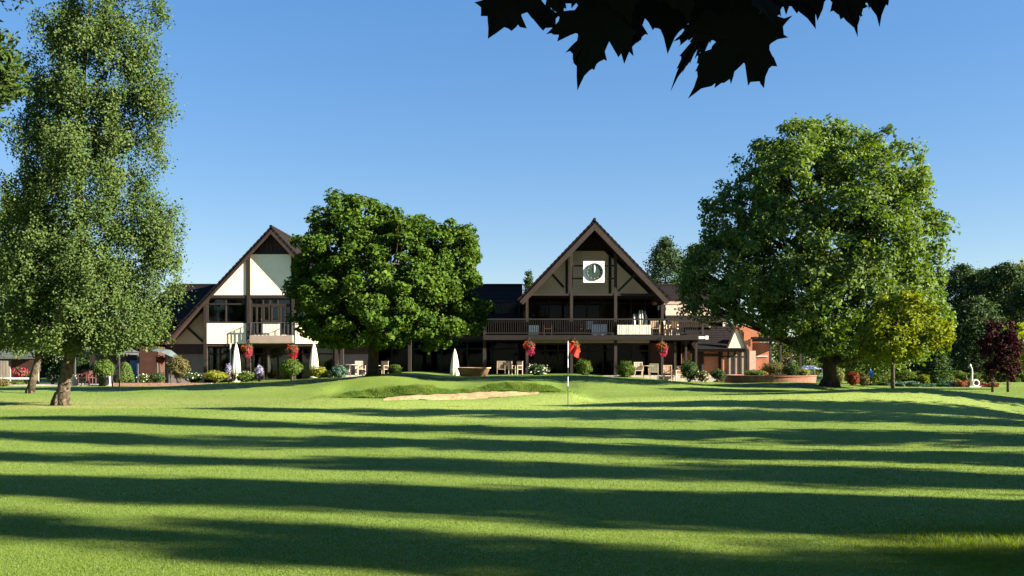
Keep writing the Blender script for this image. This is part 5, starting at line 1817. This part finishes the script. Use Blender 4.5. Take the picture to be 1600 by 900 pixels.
# long-necked bird ornament
Yb = 51.8
t = thing('bird_statue', 'white long-necked bird ornament with a round purple-centred body', 'statue', (W(1519, Yb), Yb, 0))
sp = lambda a, b: (W(a, Yb), Yb, Zp(b, Yb))
MB().tube([sp(1518, 604), sp(1518, 596), sp(1518.5, 588), sp(1519, 582), sp(1518.5, 576), sp(1516.5, 571.5)], [.10, .075, .055, .045, .038, .04], 10).build('neck', 'stonewhite', t, True)
MB().lathe([(.02, -.08), (.06, -.04), (.07, .02), (.04, .07), (.01, .09)], sp(1515.8, 571), 12).build('head', 'stonewhite', t, True)
MB().tube([sp(1515, 571.5), sp(1512.2, 575)], [.035, .006], 6).build('beak', 'tan', t)
vs, fs = [], []
n, mseg = 28, 8
c = sp(1524, 598.5)
for k in range(n):
    a = 2 * math.pi * k / n
    for j in range(mseg):
        b = 2 * math.pi * j / mseg
        rr = .17 + .06 * math.cos(b)
        vs.append((c[0] + rr * math.cos(a), c[1] + .10 * math.sin(b), c[2] + rr * math.sin(a)))
for k in range(n):
    for j in range(mseg):
        fs.append((k * mseg + j, ((k + 1) % n) * mseg + j, ((k + 1) % n) * mseg + (j + 1) % mseg, k * mseg + (j + 1) % mseg))
MB().add(vs, fs).build('body_ring', 'stonewhite', t, True)
foliage(c, (.13, .08, .13), 240, .07, 'purple', t, name='purple_flowers', shell=.2)
MB().box(W(1513, Yb), W(1531, Yb), Yb - .15, Yb + .2, -.1, Zp(603, Yb)).build('plinth', 'stone', t)

# ------------------------------------------------------------------ trees outside the frame that throw the long shadows
def spire(label, x, y, H, wid, made=[]):
    if len(made) < 4:
        t = thing('spire_tree', label, 'tree', (x, y, 0), 'row of spire trees off to the right')
        MB().tube([(x, y, -.1), (x, y, H * .5), (x, y, H * .97)], [.2, .13, .02], 8).build('trunk', 'bark', t, True)
        nb, per = 200, 120
        hb = .04 + .94 * rng.random(nb) ** 1.05
        ab = rng.random(nb) * 6.283
        prof = 1.42 * wid * np.clip(1 - hb, 0, 1) ** .38 * np.clip(.6 + hb * 3, 0, 1)
        rb = prof * (.62 + .50 * rng.random(nb))
        u = rng.random((nb, per)) ** .7
        P = np.stack([x + (rb * np.cos(ab))[:, None] * u, y + (rb * np.sin(ab))[:, None] * u, (hb * H)[:, None] + (rb[:, None] * u) * .5], -1).reshape(-1, 3)
        P = P + rng.normal(size=P.shape) * .20
        np_mesh('crown', leaf_quads(P, rand_dirs(len(P)), .22 * (.6 + .8 * rng.random(len(P))), .7), 4, 'l_shrub', t)
        made.append((t, H, wid))
        return t
    src, h0, w0 = made[rng.integers(0, 4)]
    return copy_thing(src, (x, y, 0), label, rng.random() * 6.28, (wid / w0, wid / w0, H / h0))


rng = np.random.default_rng(21)
D = 24.0
rows = [(37.0, 6.3, 1.3), (31.2, 9.0, 1.9), (26.6, 14.7, 2.0), (20.5, 16.0, 1.65), (16.3, 16.4, 1.35), (13.0, 16.2, 1.02), (9.9, 16.7, .95), (7.3, 16.2, .98), (3.8, 16.8, .95), (1.4, 16.3, 1.05), (-1.8, 16.6, 1.05)]
words = ['farthest', 'second', 'third', 'fourth', 'fifth', 'sixth', 'seventh', 'eighth', 'ninth', 'tenth', 'nearest']
for (yc, H, wd), w_ in zip(rows, words):
    px_, py_ = -SH.x * D, yc - SH.y * D
    t = spire('slender tree beyond the right edge, %s in the row, casting a shadow stripe' % w_, px_, py_, H, wd)

# ------------------------------------------------------------------ foreground maple: branch over the camera
fm = thing('overhanging_maple', 'dark maple branch hanging into the top of the picture', 'tree', (2.2, -3.2, 0))
MB().tube([(2.2, -3.2, -.1), (2.2, -3.2, .6), (2.25, -3.15, 2.4), (2.3, -3.1, 4.5), (2.2, -3.0, 7.5)], [.34, .27, .24, .2, .08], 14).build('trunk', 'darkbark', fm, True)
MB().tube([(2.25, -3.1, 2.7), (1.9, -1.6, 3.05), (1.3, 0.2, 3.0), (.75, 1.3, 2.72), (.45, 1.75, 2.58), (.1, 1.95, 2.50)], [.11, .08, .055, .03, .016, .006], 10).build('branch', 'darkbark', fm, True)
HALF = [(0.0, 0.02), (0.10, -0.045), (0.22, -0.03), (0.37, -0.11), (0.355, 0.02), (0.47, 0.055), (0.395, 0.125), (0.35, 0.20), (0.46, 0.255), (0.60, 0.295), (0.555, 0.37),
        (0.67, 0.57), (0.55, 0.52), (0.475, 0.61), (0.405, 0.525), (0.31, 0.49), (0.235, 0.44), (0.215, 0.58), (0.31, 0.685), (0.21, 0.70), (0.175, 0.80), (0.105, 0.815), (0.0, 1.05)]
_leafm = {}


def near_leaf(px0, py0, px1, py1, wd, Y, tilt=0.3, skew=0.0):
    """petiole end pixel to leaf tip pixel"""
    s = Y / F
    b = Vector((W(px0, Y), Y, Zp(py0, Y)))
    e = Vector((W(px1, Y), Y + tilt * .12, Zp(py1, Y)))
    ax = e - b
    L = ax.length
    ax.normalize()
    side = Vector((0, 1, 0)).cross(ax).normalized()
    nrm = ax.cross(side)
    side = (side * math.cos(tilt) + nrm * math.sin(tilt)).normalized()
    nrm = ax.cross(side)
    raw = [(x, y) for x, y in HALF] + [(-x, y) for x, y in HALF[-2:0:-1]]
    outl = []
    for k, p in enumerate(raw):
        q = raw[(k + 1) % len(raw)]
        mx_, my_ = (p[0] + q[0]) / 2, (p[1] + q[1]) / 2
        outl += [p, (mx_ * .955, .3 + (my_ - .3) * .955)]
    vs = [tuple(b + ax * (.28 * L) + nrm * .01)]
    j = rng.normal(size=(len(outl), 2)) * .012
    for k, (x, y) in enumerate(outl):
        x, y = x + j[k, 0], y + j[k, 1]
        x += skew * y
        vs.append(tuple(b + ax * (y * L) + side * (x * wd * L) + nrm * (L * (-.22 * x * x + .05 * math.sin(y * 5)))))
    n = len(outl)
    fs = [(0, 1 + k, 1 + (k + 1) % n) for k in range(n)]
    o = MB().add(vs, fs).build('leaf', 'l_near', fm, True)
    q = b - ax * (.35 * L) + Vector((0, 0, .10))
    MB().tube([tuple(q), tuple(b - ax * .1 * L + Vector((0, 0, .02))), tuple(b + ax * .03 * L)], [.003, .0022, .0015], 5).build('petiole', 'darkbark', o)


for a in ((1190, 18, 1082, 150, .72, 1.75, .15, 0), (812, -46, 772, 72, 1.15, 1.9, -.25, .05), (945, -8, 902, 124, .80, 1.8, .3, -.05),
          (985, -34, 978, 90, .95, 1.95, .2, 0), (1058, -60, 1046, 72, 1.05, 1.85, .1, 0), (1112, 0, 1070, 112, .35, 1.9, .9, 0),
          (1228, -70, 1262, 48, .95, 2.0, -.2, 0), (1302, -66, 1330, 62, .80, 2.05, -.2, 0), (1362, -90, 1384, 28, .70, 2.1, .3, 0),
          (850, -60, 884, 14, .7, 1.7, .5, 0), (925, -60, 946, 40, .9, 2.1, .1, 0), (1010, -70, 1018, 46, 1.2, 2.05, 0, 0), (1098, -70, 1096, 60, .9, 2.1, -.3, 0),
          (1150, -70, 1150, 48, 1.1, 2.15, .2, 0), (1200, -70, 1206, 44, .9, 1.95, .2, 0), (1270, -90, 1280, 24, 1.1, 1.9, .1, 0), (1120, -40, 1110, 74, .5, 1.8, .6, 0),
          (780, -90, 770, 18, 1.0, 2.05, .2, 0), (960, -90, 985, 30, 1.0, 1.75, .2, 0), (1045, -90, 1080, 26, 1.0, 1.7, .2, 0), (1330, -90, 1352, 16, .9, 1.85, .2, 0),
          (830, -85, 838, 20, .9, 2.15, .1, 0), (1235, -95, 1230, 14, 1.1, 1.75, .1, 0), (1172, -50, 1196, 60, .75, 1.7, -.4, 0)):
    near_leaf(*a)
# the crown over and behind the camera, unseen; lobes added to shade the hanging leaves
lobes = [(2.2, -3.2, 7.2, 3.2, 3.2, 2.6), (5.0, -1.2, 4.6, 2.2, 2.0, 1.5), (4.6, .4, 4.4, 1.8, 1.6, 1.4), (0.2, -3.6, 6.0, 2.4, 2.2, 1.8), (2.6, -5.4, 5.6, 2.4, 2.2, 1.8), (3.0, -1.4, 6.0, 2.0, 1.8, 1.5), (2.2, -0.6, 4.4, 1.5, 1.2, .8), (4.4, 1.2, 3.7, 1.4, 1.3, 1.0), (6.0, 0.2, 3.6, 1.6, 1.6, 1.2)]
C, N, LI = lobe_clumps(lobes, 430, .4)
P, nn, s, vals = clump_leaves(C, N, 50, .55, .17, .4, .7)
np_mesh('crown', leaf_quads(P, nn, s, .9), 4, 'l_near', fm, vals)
for lb in lobes[1:]:
    pth = limb_path((2.25, -3.1, 3.2), lb[:3], .1)
    MB().tube(pth, list(np.linspace(.09, .02, len(pth))), 7).build('limb', 'darkbark', fm, True)

# leafy tree cut by the left edge, nearer than the birch
YA = 20.0
xa = W(-260, YA)
ga = gz(xa, YA)
at_ = tree('ash_tree', 'dark feathery ash branches entering at the top left corner', 'tree', (xa, YA, ga),
           [(xa, YA, ga - .1, .3), (xa, YA, ga + 2, .24), (xa + .1, YA, ga + 5, .18), (xa + .2, YA, ga + 9, .07)],
           [PL(-110, 80, YA, 120, 75), PL(-45, 95, YA, 62, 50, -.2), PL(-160, -40, YA, 150, 110), PL(-230, 60, YA, 150, 140), PL(-30, 60, YA, 52, 30), PL(-20, 130, YA, 52, 26, .3), PL(-95, 190, YA, 82, 40)],
           'l_ash', 'bark', 330, 70, .38, .17, aspect=.3, up=.5, flat=.6, limb_r=.07, droop=.5)
